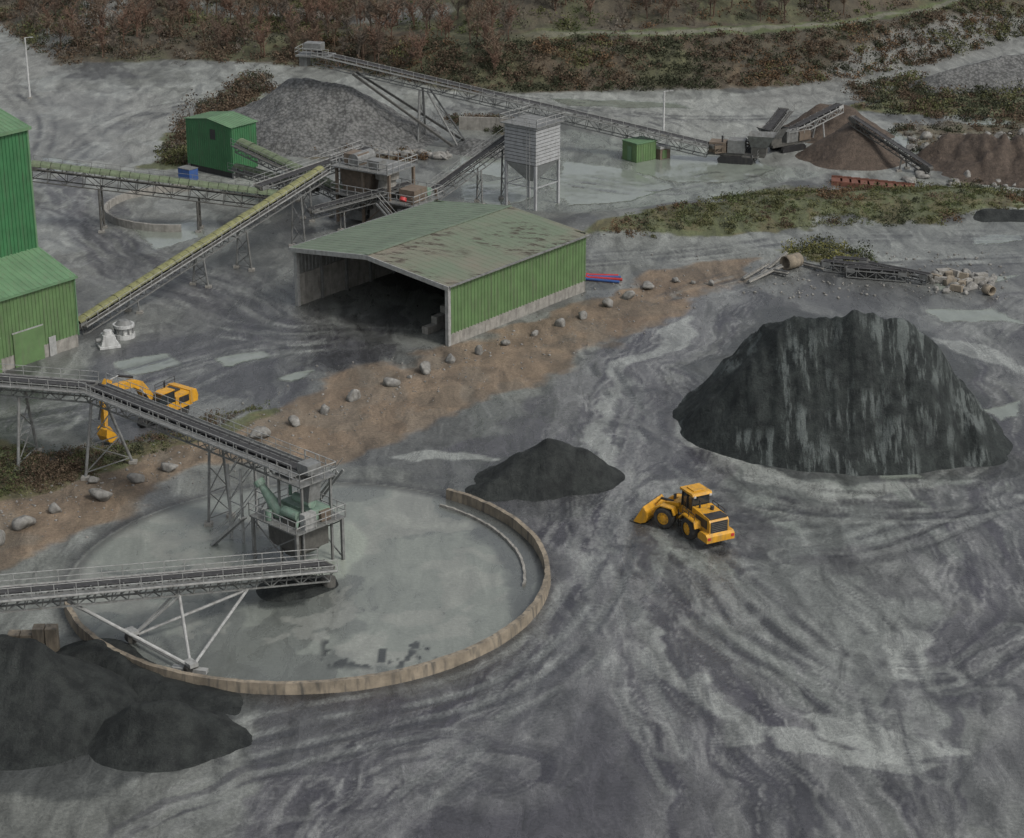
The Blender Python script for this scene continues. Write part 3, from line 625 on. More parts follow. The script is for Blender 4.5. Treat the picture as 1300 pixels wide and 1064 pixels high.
for x in(-3.6,1.8):
    for y in(-2.7,2.1): b.box(x-.12,x+.12,y-.12,y+.12,-.3,zd,steel)
for y in(-2.7,2.1): b.beam((-3.6,y,.2),(1.8,y,zd-.2),.09,.09,steel); b.beam((1.8,y,.2),(-3.6,y,zd-.2),.09,.09,steel)
b.box(-2.6,1.2,-.6,1.4,zd+.3,zd+1.1,agreen)
b.tube((-3.3,-1.9,zd+2.6),(-1.7,-1.4,zd+.5),.28,agreen,.62,16); b.tube((-3.6,-2.0,zd+3.0),(-3.3,-1.9,zd+2.6),.45,agreen,.45,14); b.tube((-1.7,-1.4,zd+.5),(-1.3,-1.3,zd+.2),.62,agreen,.3,14)
b.tube((-.9,-1.6,zd+1.0),(.9,-1.6,zd+1.0),.42,agreen,n=16); b.box(-.7,.7,-2.0,-1.2,zd+.12,zd+.55,dsteel)
b.tube((-1.2,-.2,zd+1.7),(.9,-.2,zd+1.7),.4,agreen,n=16); b.tube((-1.4,.9,zd+1.1),(-1.4,.9,zd+2.4),.35,lsteel,.3,14)
b.tube((-1.9,-2.4,zd+.15),(-1.9,-2.4,zd+.95),.28,agreen,n=12); b.box(1.2,1.8,-1.8,-.6,zd+.12,zd+1.4,lsteel); b.box(1.0,1.5,.2,1.2,zd+.12,zd+1.0,redd)
for a,c in(((-1.3,-1.3,zd+.5),(-1.0,-1.0,zd-1.5)),((.9,-1.6,zd+1.0),(1.2,-2.2,zd+.3)),((-2.6,.5,zd+1.2),(-2.6,.5,zd+3.0)),((-2.6,.5,zd+3.0),(.2,.5,zd+3.3))): b.tube(a,c,.14,agreen,n=8)
b.box(-2.6,1.0,-1.9,1.3,1.5,3.3,dsteel); b.prism([(-2.2,1.5),(.8,1.5),(.0,.7),(-1.2,.7)],-1.4,.9,dsteel)
for y in(-3.1,-3.7):
    b.beam((-8.0,y,.1),(-3.9,y,zd),.06,.22,lsteel); b.beam((-8.0,y,1.1),(-3.9,y,zd+1.0),.05,.05,lsteel)
for i in range(16):
    t=i/15; b.box(-8.0+4.1*t-.12,-8.0+4.1*t+.12,-3.7,-3.1,.1+(zd-.1)*t-.02,.1+(zd-.1)*t+.02,steel)
for y in(2.5,3.1):
    b.beam((-2.0,y,zd+.1),(1.0,y,zt-.4),.06,.2,lsteel); b.beam((-2.0,y,zd+1.1),(1.0,y,zt+.6),.05,.05,lsteel)
b.obj('washing_plant_tower')
# radial stacker
p=W(416,719,744); q=W(-90,764,912)
b=MB(); conveyor('',p,q,1.1,1.05,1,None,(),steel,parts=b,both=True,rm=lsteel)
d=(q-p).normalized(); Ls=(q-p).length; s=d.cross(Zu).normalized()
def onb(t,k=0): return p+d*Ls*t+s*k-Zu*1.1
w1=G(243,857);w2=G(168,816); w1.z=.5;w2.z=.5
for wv,k in((w1,.6),(w2,-.6)):
    if (w1-onb(.4)).dot(s)*k<0:k=-k
    b.tube(onb(.24,k),wv,.12,lsteel,n=8); b.tube(onb(.42,k),wv,.12,lsteel,n=8); b.tube(onb(.40,-k),wv,.1,lsteel,n=8)
    b.tube(wv+s*-.25,wv+s*.25,.5,tyre,n=16); b.beam(wv-s*.5-Vector((0,0,-.45)),wv+s*.5+Vector((0,0,.45)),.7,.3,lsteel)
b.tube(w1,w2,.14,lsteel,n=8); b.beam(w1+Vector((-1.4,.4,-.1)),w1+Vector((1.2,-.2,-.1)),.5,.3,lsteel)
b.tube(w1+Zu*.2,onb(.68,.5),.14,lsteel,n=8); b.tube(w2+Zu*.2,onb(.68,-.5),.1,lsteel,n=8)
b.tube((p.x,p.y,0),(p.x,p.y,p.z-1),.6,dsteel,n=14)
b.obj('radial_stacker_conveyor')
# ---------------------------------------------------------------- ring wall
def arcwall(name,cx,cy,R,a0,a1,th,h,m,n=90,flare=0):
    b=MB(); vs=[];
    for i in range(n+1):
        a=a0+(a1-a0)*i/n; ct,st=math.cos(a),math.sin(a); hh=h+random.uniform(-.03,.03)
        jj=random.uniform(-.04,.04)
        for r,z in((R+flare,-.3),(R+jj,hh),(R-th+jj,hh),(R-th-.05,-.3)): vs.append((cx+ct*r,cy+st*r,z))
    fs=[]
    for i in range(n):
        o=i*4
        for j in range(3): fs.append((o+j,o+j+1,o+4+j+1,o+4+j))
    fs+=[(0,1,2,3),(n*4+3,n*4+2,n*4+1,n*4)]
    b.add(vs,fs,m); return b.obj(name)
def ang(u,v): q=G(u,v); return math.atan2(q.y-RY,q.x-RX)
aE=ang(575,628); aS=ang(70,775)
if aS>0: aS-=2*math.pi
arcwall('ring_retaining_wall',RX,RY,RR,aS,aE,.40,.88,tanc,120,.1)
arcwall('inner_kerb',RX,RY,RR-1.9,ang(668,745),aE-.03,.2,.22,conc,60)
LX,LY,LR=fitc([(240,245),(190,243),(152,252),(146,268),(168,287),(215,298)])
arcwall('curved_low_wall',LX,LY,LR,math.atan2(G(240,245).y-LY,G(240,245).x-LX),math.atan2(G(230,300).y-LY,G(230,300).x-LX)+(2*math.pi if math.atan2(G(230,300).y-LY,G(230,300).x-LX)<0 else 0),.35,.9,conc,50)
# ---------------------------------------------------------------- crusher plant
b=MB(); o=G(490,284); b.M=frame(o,HEAD-math.pi/2+.1)@Matrix.Scale(1.15,4)
for x in(-5,-1.5,2,5):
    for y in(-2,2.5): b.box(x-.14,x+.14,y-.14,y+.14,-.3,6.2 if x<3 else 4,redd)
for z,x0,x1 in((3.2,-5.4,5.6),(6.2,-5.4,2.2)):
    b.box(x0,x1,-2.6,3,z,z+.12,steel); b.rail([(x0,-2.6,z+.1),(x1,-2.6,z+.1),(x1,3,z+.1),(x0,3,z+.1),(x0,-2.6,z+.1)],lsteel,1.1,1.1,.07)
for i,x in enumerate((-5,-1.5,2)):
    b.beam((x,-2,.2),(x+3.2,-2,3.1),.1,.1,redd); b.beam((x,2.5,.2),(x+3.2,2.5,3.1),.1,.1,redd)
b.prism([(-4.8,3.4),(-1.5,3.4),(-.8,5.8),(-5.2,5.8)],-1.2,1.6,redd)
b.tube((0.3,0,3.3),(.3,0,5.2),1.2,conc,.9,18); b.tube((.3,0,5.2),(.3,0,6.1),1.3,conc,1.3,18)
b.tube((-3,-1.6,7.0),(-3,1.6,7.0),.7,steel,n=14); b.box(-4.4,-2.5,-1.4,.6,6.4,7.6,redd); b.box(-1.2,.4,-1.6,-.2,6.4,7.3,steel)
b.box(3.0,5,-1.6,.8,3.35,4.7,redd); b.tube((3,1.6,3.9),(4.8,1.6,3.9),.5,agreen,n=12); b.prism([(-1.4,0),(1.8,0),(1.3,2.8),(-1.1,2.8)],-1.2,1.4,conc)
b.prism([(-4.8,.3),(-2.2,.3),(-2.0,2.6),(-5.0,2.6)],-1.4,1.4,steel); b.box(2.6,4.8,-1.4,1.2,.1,2.4,lsteel)
for y in(-3,-3.6): b.beam((5.4,y,0),(1.4,y,3.3),.06,.2,lsteel); b.beam((5.4,y,1),(1.4,y,4.3),.05,.05,lsteel)
b.tube((4.4,-2.9,3.9),(4.4,-2.7,4.2),.4,redp,.35,14)
b.obj('crushing_plant')
def mobile(name,u,v,hd,sc=1):
    b=MB(); b.M=frame(G(u,v),hd)@Matrix.Scale(sc,4)
    for y in(-1.3,1.3):
        b.prism([(-2.4,.1),(-2.0,-.1),(2.0,-.1),(2.4,.1),(2.5,.6),(2.1,.95),(-2.1,.95),(-2.5,.6)],y-.25,y+.25,blackp)
    b.box(-4,4,-.9,.9,.95,1.4,dsteel); b.box(-1.2,1.2,-1.0,1.0,1.4,3.2,steel); b.box(1.4,3.8,-1.1,1.1,1.4,2.8,redd)
    q=[(-5.4,-1.7,4.1),(-1.6,-1.7,4.1),(-1.6,1.7,4.1),(-5.4,1.7,4.1),(-4.3,-.7,2.3),(-2,-.7,2.3),(-2,.7,2.3),(-4.3,.7,2.3)]
    b.add(q,[(0,1,5,4),(1,2,6,5),(2,3,7,6),(3,0,4,7),(7,6,5,4)],steel); b.box(-4.2,-2.1,-.8,.8,1.4,2.3,dsteel)
    b.tube((2,.6,2.8),(2,.6,3.7),.12,blackp)
    b.rail([(-1,-1.3,2.6),(3.8,-1.3,2.6)],lsteel)
    return b.obj(name)
mobile('mobile_crusher',935,205,math.radians(165)); mobile('mobile_screener',1000,190,math.radians(35),.9)
conveyor('stacker_conveyor',W(948,200,208),W(995,140,185),1.6,1.0,1,None,((.7,.8,0,.12),),steel)
conveyor('stacker_conveyor',W(1000,168,190),W(1066,134,175),1.3,.9,0,None,((.6,.6,0,.12),),lsteel)
conveyor('stacker_conveyor',W(1180,214,222),W(1082,150,203),1.1,.8,0,None,((.3,.5,0,.12),),dsteel)
conveyor('stacker_conveyor',W(905,186,206),W(960,180,200),1.4,.8,0,None,(),redd)
# ---------------------------------------------------------------- VEHICLES
def wheel(b,x,y,z,R,Wd,hub=yellow):
    n=28; prof=[(-.5,.55),(-.5,.80),(-.42,.95),(-.25,1),(.25,1),(.42,.95),(.5,.80),(.5,.55)]
    vs=[];fs=[]
    for i in range(n):
        a=2*math.pi*i/n
        for yy,r in prof:
            rr_=R*r*(1 if i%2 or r<.9 else .965); vs.append((x+math.cos(a)*rr_,y+yy*Wd,z+math.sin(a)*rr_))
    k=len(prof)
    for i in range(n):
        for j in range(k-1): fs.append((i*k+j,i*k+j+1,((i+1)%n)*k+j+1,((i+1)%n)*k+j))
    b.add(vs,fs,tyre)
    for sg in(-1,1):
        b.tube((x,y+sg*Wd*.3,z),(x,y+sg*Wd*.42,z),R*.56,hub,n=20); b.tube((x,y+sg*Wd*.42,z),(x,y+sg*Wd*.52,z),R*.26,hub,n=14)
        for i in range(8):
            a=i*math.pi/4; b.tube((x+math.cos(a)*R*.4,y+sg*Wd*.42,z+math.sin(a)*R*.4),(x+math.cos(a)*R*.4,y+sg*Wd*.45,z+math.sin(a)*R*.4),.04,blackp,n=6)
def loader():
    b=MB(); rh=math.atan2(.89,-.45); base=frame(G(877,670),rh)@Matrix.Scale(1.07,4)
    b.M=base; R=.92
    for y in(-1.17,1.17): wheel(b,-1.75,y,R,R,.72)
    b.box(-3.4,-.1,-.5,.5,.75,1.25,yellow); b.box(-2.1,-1.4,-.95,.95,.65,1.05,blackp)
    b.prism([(-4.05,1.05),(-4.05,2.15),(-3.85,2.42),(-1.45,2.55),(-1.45,1.05)],-.86,.86,yellow)
    b.box(-4.09,-4.04,-.76,.76,1.15,2.2,blackp); b.box(-4.0,-2.9,-.80,.80,2.40,2.47,blackp)
    for i in range(6): b.box(-4.12,-4.08,-.68,.68,1.27+i*.15,1.31+i*.15,dsteel)
    for y in(-.88,.88): b.box(-3.7,-2.0,y-.015,y+.015,1.5,2.2,blackp)
    b.prism([(-4.35,.62),(-4.35,1.12),(-4.12,1.3),(-3.3,1.3),(-3.0,.95),(-3.0,.62)],-1.25,1.25,yellow)
    for y in(-1.05,1.05): b.box(-4.38,-4.34,y-.14,y+.14,.85,1.08,redp)
    for y0,y1 in((-1.5,-.87),(.87,1.5)):
        b.prism([(-2.95,1.35),(-2.75,1.86),(-1.0,1.93),(-.5,1.45),(-.5,1.3),(-1.05,1.82),(-2.65,1.76),(-2.85,1.3)],y0,y1,yellow)
    b.box(-1.4,.25,-.78,.78,1.2,1.95,yellow)
    b.prism([(-1.35,1.95),(.2,1.95),(.32,2.5),(.12,3.35),(-1.3,3.35)],-.72,.72,glass)
    for y in(-.75,.75):
        for a,c in(((-1.33,1.95),(-1.28,3.4)),((-.55,1.95),(-.55,3.4)),((.26,1.95),(.16,3.4))): b.beam((a[0],y,a[1]),(c[0],y,c[1]),.1,.08,blackp)
        b.beam((-1.35,y,1.98),(.25,y,1.98),.09,.09,yellow)
    b.prism([(-1.55,3.36),(.45,3.36),(.4,3.52),(-1.45,3.56)],-.88,.88,yellow); b.box(-1.1,0,-.5,.5,3.56,3.63,yellow)
    for y in(-.7,.7): b.box(.4,.5,y-.12,y+.12,3.2,3.36,white); b.box(-1.62,-1.54,y-.1,y+.1,3.25,3.4,white)
    b.tube((-1.9,.45,2.5),(-1.9,.45,3.2),.08,blackp); b.tube((-2.5,-.3,2.5),(-2.5,-.3,2.8),.16,blackp)
    for y in (-1.15,1.15): b.beam((.2,y*.75,3.0),(.35,y*1.15,3.05),.04,.04,blackp); b.box(.3,.38,y*1.15-.12,y*1.15+.12,2.6,3.05,blackp)
    for i in range(4): b.box(-.75,-.25,.9,1.3,.55+i*.32,.6+i*.32,blackp)
    for x in(-.78,-.22): b.box(x-.03,x+.03,1.28,1.34,.5,1.95,blackp)
    b.rail([(-.9,-1.35,1.85),(-2.6,-1.35,1.8)],blackp,.6,.8,.045)
    b.rail([(-.9,1.35,1.85),(-2.6,1.35,1.8)],blackp,.6,.8,.045)
    b.M=base@Matrix.Rotation(math.radians(30),4,'Z')
    b.tube((0,0,.7),(0,0,1.6),.22,blackp)
    for y in(-1.17,1.17): wheel(b,1.7,y,R,R,.72)
    b.box(1.35,2.05,-.95,.95,.65,1.05,blackp)
    b.prism([(.1,.7),(.1,1.3),(.7,2.15),(1.3,2.2),(2.2,1.3),(2.3,.7)],-.45,.45,yellow)
    for y0,y1 in((-1.5,-.85),(.85,1.5)): b.prism([(.7,1.4),(.95,1.95),(2.0,1.98),(2.6,1.6),(2.6,1.52),(2.0,1.88),(1.0,1.85),(.8,1.35)],y0,y1,yellow)
    for y in(-.6,.6):
        b.prism([(.75,1.9),(.85,2.2),(1.9,2.05),(2.8,1.35),(3.2,.75),(3.1,.5),(2.6,.95),(1.7,1.6)],y-.09,y+.09,yellow)
        b.tube((.6,y*.85,1.2),(2.2,y*.85,1.35),.09,lsteel)
    b.tube((1.6,0,1.9),(2.7,0,1.9),.11,blackp); b.tube((2.7,0,1.9),(3.2,0,1.3),.08,yellow); b.tube((2.6,-.65,1.3),(2.6,.65,1.3),.15,yellow)
    pr=[(4.35,.06),(3.7,.04),(3.25,.22),(3.08,.65),(3.2,1.15),(3.5,1.5)]
    n=len(pr); yw=1.5
    inner=[(x+.06,z+.06) for x,z in pr]
    vs=[(x,-yw,z) for x,z in pr]+[(x,yw,z) for x,z in pr]; b.add(vs,[(i,i+1,n+i+1,n+i) for i in range(n-1)],yellow)
    vs=[(x,-yw,z) for x,z in inner]+[(x,yw,z) for x,z in inner]; b.add(vs,[(i,i+1,n+i+1,n+i) for i in range(n-1)],dsteel)
    for y in(-yw,yw): b.prism(pr,y-.04,y+.04,yellow)
    b.box(4.2,4.55,-yw-.05,yw+.05,.02,.1,dsteel)
    for i in range(8): b.box(4.5,4.7,-yw+.1+i*.41-.06,-yw+.1+i*.41+.06,.02,.09,dsteel)
    b.prism([(3.4,.1),(3.3,.6),(3.4,1.1),(4.0,.75),(4.2,.1)],-1.42,1.42,darkm)
    return b.obj('wheel_loader',bevel=.025)
loader()
def excavator():
    b=MB(); o=G(208,534); t=G(116,572); dd=t-o; hd=math.atan2(dd.y,dd.x); S=Matrix.Scale(1.1,4); base=frame(o,hd+math.radians(25))@S; b.M=base
    for y in(-1.25,1.25):
        b.prism([(-2.2,.25),(-1.8,.0),(1.8,.0),(2.2,.25),(2.3,.55),(2.0,.92),(-2.0,.92),(-2.3,.55)],y-.3,y+.3,blackp)
        for i in range(14): b.box(-2.0+i*.3,-1.85+i*.3,y-.32,y+.32,.90,.97,dsteel)
        for i in range(6): b.tube((-1.7+i*.68,y-.33,.35),(-1.7+i*.68,y+.33,.35),.2,dsteel,n=10)
    b.box(-1,1,-1,1,.5,.9,blackp); b.tube((0,0,.85),(0,0,1.15),.75,blackp,n=20)
    b.M=frame(o,hd)@S
    b.box(-2.3,1.5,-1.3,1.3,1.15,1.45,yellow)
    b.prism([(-2.9,1.3),(-3.0,1.8),(-2.8,2.4),(-2.0,2.5),(-2.0,1.3)],-1.35,1.35,yellow)
    b.prism([(-2.0,1.45),(-2.0,2.4),(-.4,2.3),(-.2,1.45)],-1.3,1.3,yellow); b.box(-1.8,-.6,-.9,.4,2.38,2.5,blackp)
    for y in(-1.32,1.32): b.box(-1.9,-.7,y-.01,y+.01,1.6,2.2,blackp)
    b.box(-.2,1.3,-1.3,-.35,1.45,2.0,yellow)
    b.box(-.2,1.55,.35,1.3,1.45,1.95,yellow); b.prism([(-.2,1.95),(1.55,1.95),(1.5,2.5),(1.2,3.0),(-.15,3.0)],.38,1.27,glass)
    for x,z in((-.18,3.0),(.6,3.0)):
        for y in(.38,1.27): b.beam((x,y,1.95),(x,y,z),.08,.08,blackp)
    b.box(-.25,1.3,.33,1.32,3.0,3.1,yellow); b.tube((-1.2,-.9,2.4),(-1.2,-.9,3.0),.09,blackp)
    b.prism([(.7,1.5),(.6,2.0),(2.4,4.4),(3.3,4.8),(6.6,5.05),(6.8,4.8),(6.5,4.55),(3.4,4.15),(2.9,3.8),(1.3,1.5)],-.28,.28,yellow)
    b.prism([(5.7,5.5),(6.3,5.7),(7.0,4.8),(6.95,1.6),(6.65,1.6),(6.3,4.5)],-.22,.22,yellow)
    for y in(-.4,.4): b.tube((1.4,y,1.6),(2.4,y,3.3),.11,blackp); b.tube((2.4,y,3.3),(2.9,y,3.9),.07,lsteel)
    b.tube((3.3,0,5.0),(4.9,0,5.6),.12,blackp); b.tube((4.9,0,5.6),(5.9,0,5.5),.07,lsteel); b.tube((6.6,0,4.9),(7.35,0,2.4),.09,blackp)
    pr=[(6.7,1.7),(7.1,1.5),(7.2,.9),(6.9,.35),(6.3,.15),(5.9,.5)]; n=len(pr)
    vs=[(x,-.55,z) for x,z in pr]+[(x,.55,z) for x,z in pr]; b.add(vs,[(i,i+1,n+i+1,n+i) for i in range(n-1)],yellow)
    for y in(-.55,.55): b.prism(pr,y-.03,y+.03,yellow)
    b.rail([(-2.8,-1.25,2.4),(-.4,-1.25,2.3)],blackp,.6,1,.04)
    return b.obj('tracked_excavator',bevel=.025)
excavator()
for (u,v) in((158,428),(138,440)):
    b=MB(); b.M=frame(G(u,v),.4)
    if u==158:
        b.tube((0,0,0),(0,0,.5),1.15,white,1.15,20); b.tube((0,0,.5),(0,0,1.2),.85,white,.8,20); b.tube((0,0,1.2),(0,0,1.5),1.15,white,1.15,20); b.tube((0,0,1.5),(0,0,1.9),.95,steel,.5,20)
        for i in range(10):
            a=i*.628; b.tube((math.cos(a)*1.0,math.sin(a)*1.0,.5),(math.cos(a)*1.0,math.sin(a)*1.0,1.2),.08,steel,n=6)
        b.obj('crusher_spare_head')
    else:
        b.box(-1.1,1.1,-.9,.9,0,.3,white); b.prism([(-.9,.3),(.9,.3),(.6,1.4),(-.6,1.4)],-.7,.7,white); b.tube((0,0,1.4),(0,0,1.8),.55,white,.45,16); b.tube((-1.3,0,.8),(-.6,0,.8),.25,steel,n=12)
        b.obj('crusher_motor_block',bevel=.03)
b=MB(); b.M=frame(G(808,207),math.radians(38))
b.box(0,3.6,0,3.0,-.1,2.6,gclad); b.corr((0,-.01,.1),(3.6,0,0),(0,0,2.4),(0,-1,0),gclad,.4,.06); b.corr((-.01,0,.1),(0,3,0),(0,0,2.4),(-1,0,0),gclad,.4,.06); b.box(-.1,3.7,-.1,3.1,2.6,2.75,groof2); b.box(-.09,-.06,1,1.9,.1,2.1,groof2)
b.obj('green_cabin')
b=MB(); b.M=frame(G(838,203),math.radians(38)); b.box(0,1.9,0,1.6,-.1,1.5,redd); b.prism([(-.1,1.5),(2,1.5),(2,1.7),(-.1,1.9)],-.1,1.7,lsteel); b.box(.4,1.2,-.05,-.01,.1,1.3,gclad); b.obj('small_shed')
def pole(u,vg,vt):
    g=G(u,vg); z=zat(0,vt,g); b=MB(); b.tube(g-Zu*.3,(g.x,g.y,z),.2,white,.12,8); b.beam((g.x,g.y,z),(g.x+.9,g.y,z+.1),.08,.08,white); b.box(g.x+.7,g.x+1.3,g.y-.12,g.y+.12,z+.03,z+.15,lsteel); b.box(g.x-.3,g.x+.3,g.y-.3,g.y+.3,-.2,.25,conc); b.obj('lamp_post')
pole(38,125,48); pole(842,172,116)
for i,(a,b_,m_) in enumerate((((742,356),(786,360),bluep),((743,354),(790,357),redp),((745,353),(788,354),bluep),((744,351),(785,352),redp))):
    b=MB(); b.tube(G(*a)+Zu*.2,G(*b_)+Zu*.2,.16,m_,n=8); b.tube(G(*a)+Zu*.2,G(*a)+Zu*.2+(G(*b_)-G(*a)).normalized()*.25,.22,m_,n=8); b.obj('plastic_pipe')
b=MB()
for i in range(9):
    p=G(1062+i*11.5,232+i*1.2); b.M=frame(p,-.12+random.uniform(-.05,.05)); b.box(-.7,.75,-1.6,1.6,0,.35,rust); b.box(-.7,.75,-1.6,-1.5,.35,.6,rust); b.box(-.7,.75,1.5,1.6,.35,.6,rust)
b.obj('rusty_steel_troughs')
def cpipe(u,v,hd,R,Ln,tilt=0):
    b=MB(); b.M=frame(G(u,v)+Zu*R,hd)@Matrix.Rotation(tilt,4,'Y'); n=24; vs=[]
    for x,r in((0,R),(Ln,R),(Ln,R*.84),(0,R*.84)):
        for i in range(n): a=2*math.pi*i/n; vs.append((x,math.cos(a)*r,math.sin(a)*r))
    fs=[(j*n+i,j*n+(i+1)%n,((j+1)%4)*n+(i+1)%n,((j+1)%4)*n+i) for j in range(4) for i in range(n)]
    b.add(vs,fs,tanc); return b.obj('concrete_pipe',True)
cpipe(996,343,math.radians(40),.85,2.3); cpipe(1250,372,math.radians(-60),.55,1.2)
for a,c in(((1045,344),(1115,352)),((1075,352),(1150,358)),((1100,347),(1178,362)),((1060,340),(1100,343))):
    b=MB(); conveyor('',G(*a)+Zu*1.0,G(*c)+Zu*1.0,1.0,.8,0,None,(),steel,parts=b); b.obj('dismantled_conveyor_frame')
for a,c in(((943,357),(975,340)),((950,361),(992,343)),((965,352),(998,326)),((970,345),(1000,352)),((1020,338),(1045,346))):
    b=MB(); b.beam(G(*a)+Zu*.3,G(*c)+Zu*.5,.5,.12,conc); b.beam(G(*a)+Zu*.3,G(*c)+Zu*.5,.1,.5,steel); b.obj('scrap_beam')
# ---------------------------------------------------------------- ROCKS
bmi=bmesh.new(); bmesh.ops.create_icosphere(bmi,subdivisions=3,radius=1); ICO=np.array([v.co[:] for v in bmi.verts]); ICF=np.array([[v.index for v in f.verts] for f in bmi.faces]); bmi.free()
bmi=bmesh.new(); bmesh.ops.create_icosphere(bmi,subdivisions=1,radius=1); ICO1=np.array([v.co[:] for v in bmi.verts]); ICF1=np.array([[v.index for v in f.verts] for f in bmi.faces]); bmi.free()
def rockv(size,I=ICO):
    r=np.full(len(I),1.25)
    for k in range(13):
        n=rng.normal(size=3); n/=np.linalg.norm(n); h=rng.uniform(.62,.95); dt=I@n; r=np.where(dt>.05,np.minimum(r,h/np.maximum(dt,.05)),r)
    V=I*r[:,None]+rng.normal(size=(len(I),3))*.012; sc=np.array([rng.uniform(.9,1.3),rng.uniform(.7,1.0),rng.uniform(.6,.95)])*size
    a=rng.uniform(0,6.28); R=np.array([[math.cos(a),-math.sin(a),0],[math.sin(a),math.cos(a),0],[0,0,1]]); V=(V*sc)@R.T; return V
bl=[(33,668,.95),(70,650,.65),(130,634,.9),(175,612,.8),(215,597,.7),(327,556,.85),(375,539,.65),(412,524,.7),(450,506,.85),(497,489,.7),(540,472,.75),(573,460,.6),(608,449,.6),(642,438,.55),(678,426,.5),(710,414,.65),(740,403,.75),(773,389,.7),(797,379,.75),(822,366,.75),(858,358,.5),(903,362,.5),(118,612,.5),(268,572,.5),(-2,690,.8),(520,480,.3),(880,360,.3),(305,560,.35)]
for u,v,s in bl:
    p=G(u,v); V=rockv(s)+np.array([p.x,p.y,s*.42]); npmesh('boulder',V,ICF,rockm)
def rocks(name,pts,m=rockm,I=ICO1,Fc=ICF1):
    VV=[];FF=[];o=0
    for q in pts:
        x,y,s=q[:3]; z=q[3] if len(q)>3 else float(hz(x,y))
        V=rockv(s,I)+np.array([x,y,z+s*.25]); VV.append(V);FF.append(Fc+o);o+=len(V)
    return npmesh(name,np.concatenate(VV),np.concatenate(FF),m)
pts=[]
for i in range(900):
    u=random.uniform(0,900)
    v=np.interp(u,[0,200,420,740,900],[650,590,520,410,355])+random.gauss(0,22); p=G(u,v); pts.append((p.x,p.y,random.choice([.05,.06,.08,.1,.16])))
for i in range(350):
    p=G(random.uniform(940,1280),random.uniform(320,380)); pts.append((p.x,p.y,random.choice([.08,.12,.2])))
rocks('scattered_stones',pts)
pts=[]
for i in range(75): u=430+i*1.9; p=G(u+random.uniform(-2,2),192+(i*.11)+random.uniform(-2.5,2.5)); pts.append((p.x,p.y,random.uniform(.4,.85)))
rocks('rock_row',pts,rockm,ICO,ICF)
pts=[]
for i in range(50): p=G(random.uniform(1180,1262),random.uniform(346,374)); pts.append((p.x,p.y,random.uniform(.25,.7)))
for i in range(90): p=G(random.uniform(1150,1300),random.uniform(170,240)); pts.append((p.x,p.y,random.uniform(.3,.9)))
rocks('rubble_rocks',pts,rockm,ICO,ICF)
b=MB()
for i in range(14):
    p=G(random.uniform(1185,1255),random.uniform(350,370)); b.M=frame(p+Zu*random.uniform(0,.3),random.uniform(0,3))@Matrix.Rotation(random.uniform(-.3,.3),4,'X'); b.box(-.7,.7,-.4,.4,0,.7,random.choice([conc,tanc]))
b.obj('concrete_blocks',bevel=.04)
b=MB()
for i in range(4): 
    p=G(20+i*16,826); b.M=frame(p,.05); b.box(-.45,.42,-.5,.5,-.2,1.5+.5*(i>1),tanc)
b.obj('block_retaining_wall',bevel=.04)
b=MB(); p0,p1=G(583,164),G(645,166); b.beam(p0+Zu*.9,p1+Zu*.9,.4,2.0,conc); b.obj('concrete_wall')
# ---------------------------------------------------------------- VEGETATION
m,nt,N,L,b=newmat('foliage'); ac=nd('ShaderNodeVertexColor',layer_name='Col'); L.new(ac.outputs[0],b.inputs['Base Color']); b.inputs['Roughness'].default_value=.85; b.inputs['Specular IOR Level'].default_value=.15
fol=m
PAL={'br':(.088,.065,.045),'or':(.108,.071,.042),'gr':(.068,.083,.035),'dk':(.045,.050,.030),'ol':(.092,.095,.044),'gy':(.105,.092,.076),'ye':(.14,.135,.045)}
def leafmass(name,cl,nleaf=90,ls=.12):
    n=len(cl); P=np.array([c[:3] for c in cl]); S=np.array([c[3] for c in cl]); K=np.array([PAL[c[4]] for c in cl])*rng.uniform(.8,1.25,(n,1))
    lob=rng.normal(size=(n,6,3))*np.array([.55,.55,.28]); lid=rng.integers(0,6,(n,nleaf))
    cen=lob[np.arange(n)[:,None],lid]; dr=rng.normal(size=(n,nleaf,3)); dr/=np.linalg.norm(dr,axis=2,keepdims=True)
    pt=cen+dr*rng.uniform(.25,.62,(n,nleaf,1)); pt[...,2]=np.abs(pt[...,2]+.25)*.9
    pt=pt*S[:,None,None]+P[:,None,:]
    a=rng.normal(size=(n,nleaf,3)); a/=np.linalg.norm(a,axis=2,keepdims=True); b_=np.cross(a,rng.normal(size=(n,nleaf,3))); b_/=np.linalg.norm(b_,axis=2,keepdims=True)
    sz=ls*rng.uniform(.6,1.5,(n,nleaf,1))*np.sqrt(S)[:,None,None]
    V=np.stack([pt-a*sz,pt-b_*sz*.7,pt+a*sz,pt+b_*sz*.7],2).reshape(-1,3)
    col=np.ones((n,nleaf,4,4)); col[...,:3]=(K[:,None,:]*rng.uniform(.7,1.35,(n,nleaf,1)))[:,:,None,:]
    npmesh(name,V,np.arange(len(V)).reshape(-1,4),fol,{'Col':col.reshape(-1,4)})
def scat(pp,n,smin,smax,pal,on=True):
    P=wpoly(pp); A=np.array(P); out=[]
    x0,y0=A.min(0);x1,y1=A.max(0)
    c=0
    while len(out)<n and c<40:
        x=rng.uniform(x0,x1,n);y=rng.uniform(y0,y1,n); ok=polysd(P,x,y)+(fbm(x,y,4,3,91)-.5)*5>0; z=hz(x,y); kk=fbm(x,y,7,3,92)
        for i in np.nonzero(ok)[0]:
            j=int(np.clip((kk[i]-.28)*2.2*len(pal)+rng.normal()*.9,0,len(pal)-1)); out.append((x[i],y[i],z[i]-.1,smin+(smax-smin)*rng.random()**2,pal[j]))
        c+=1
    return out[:n]
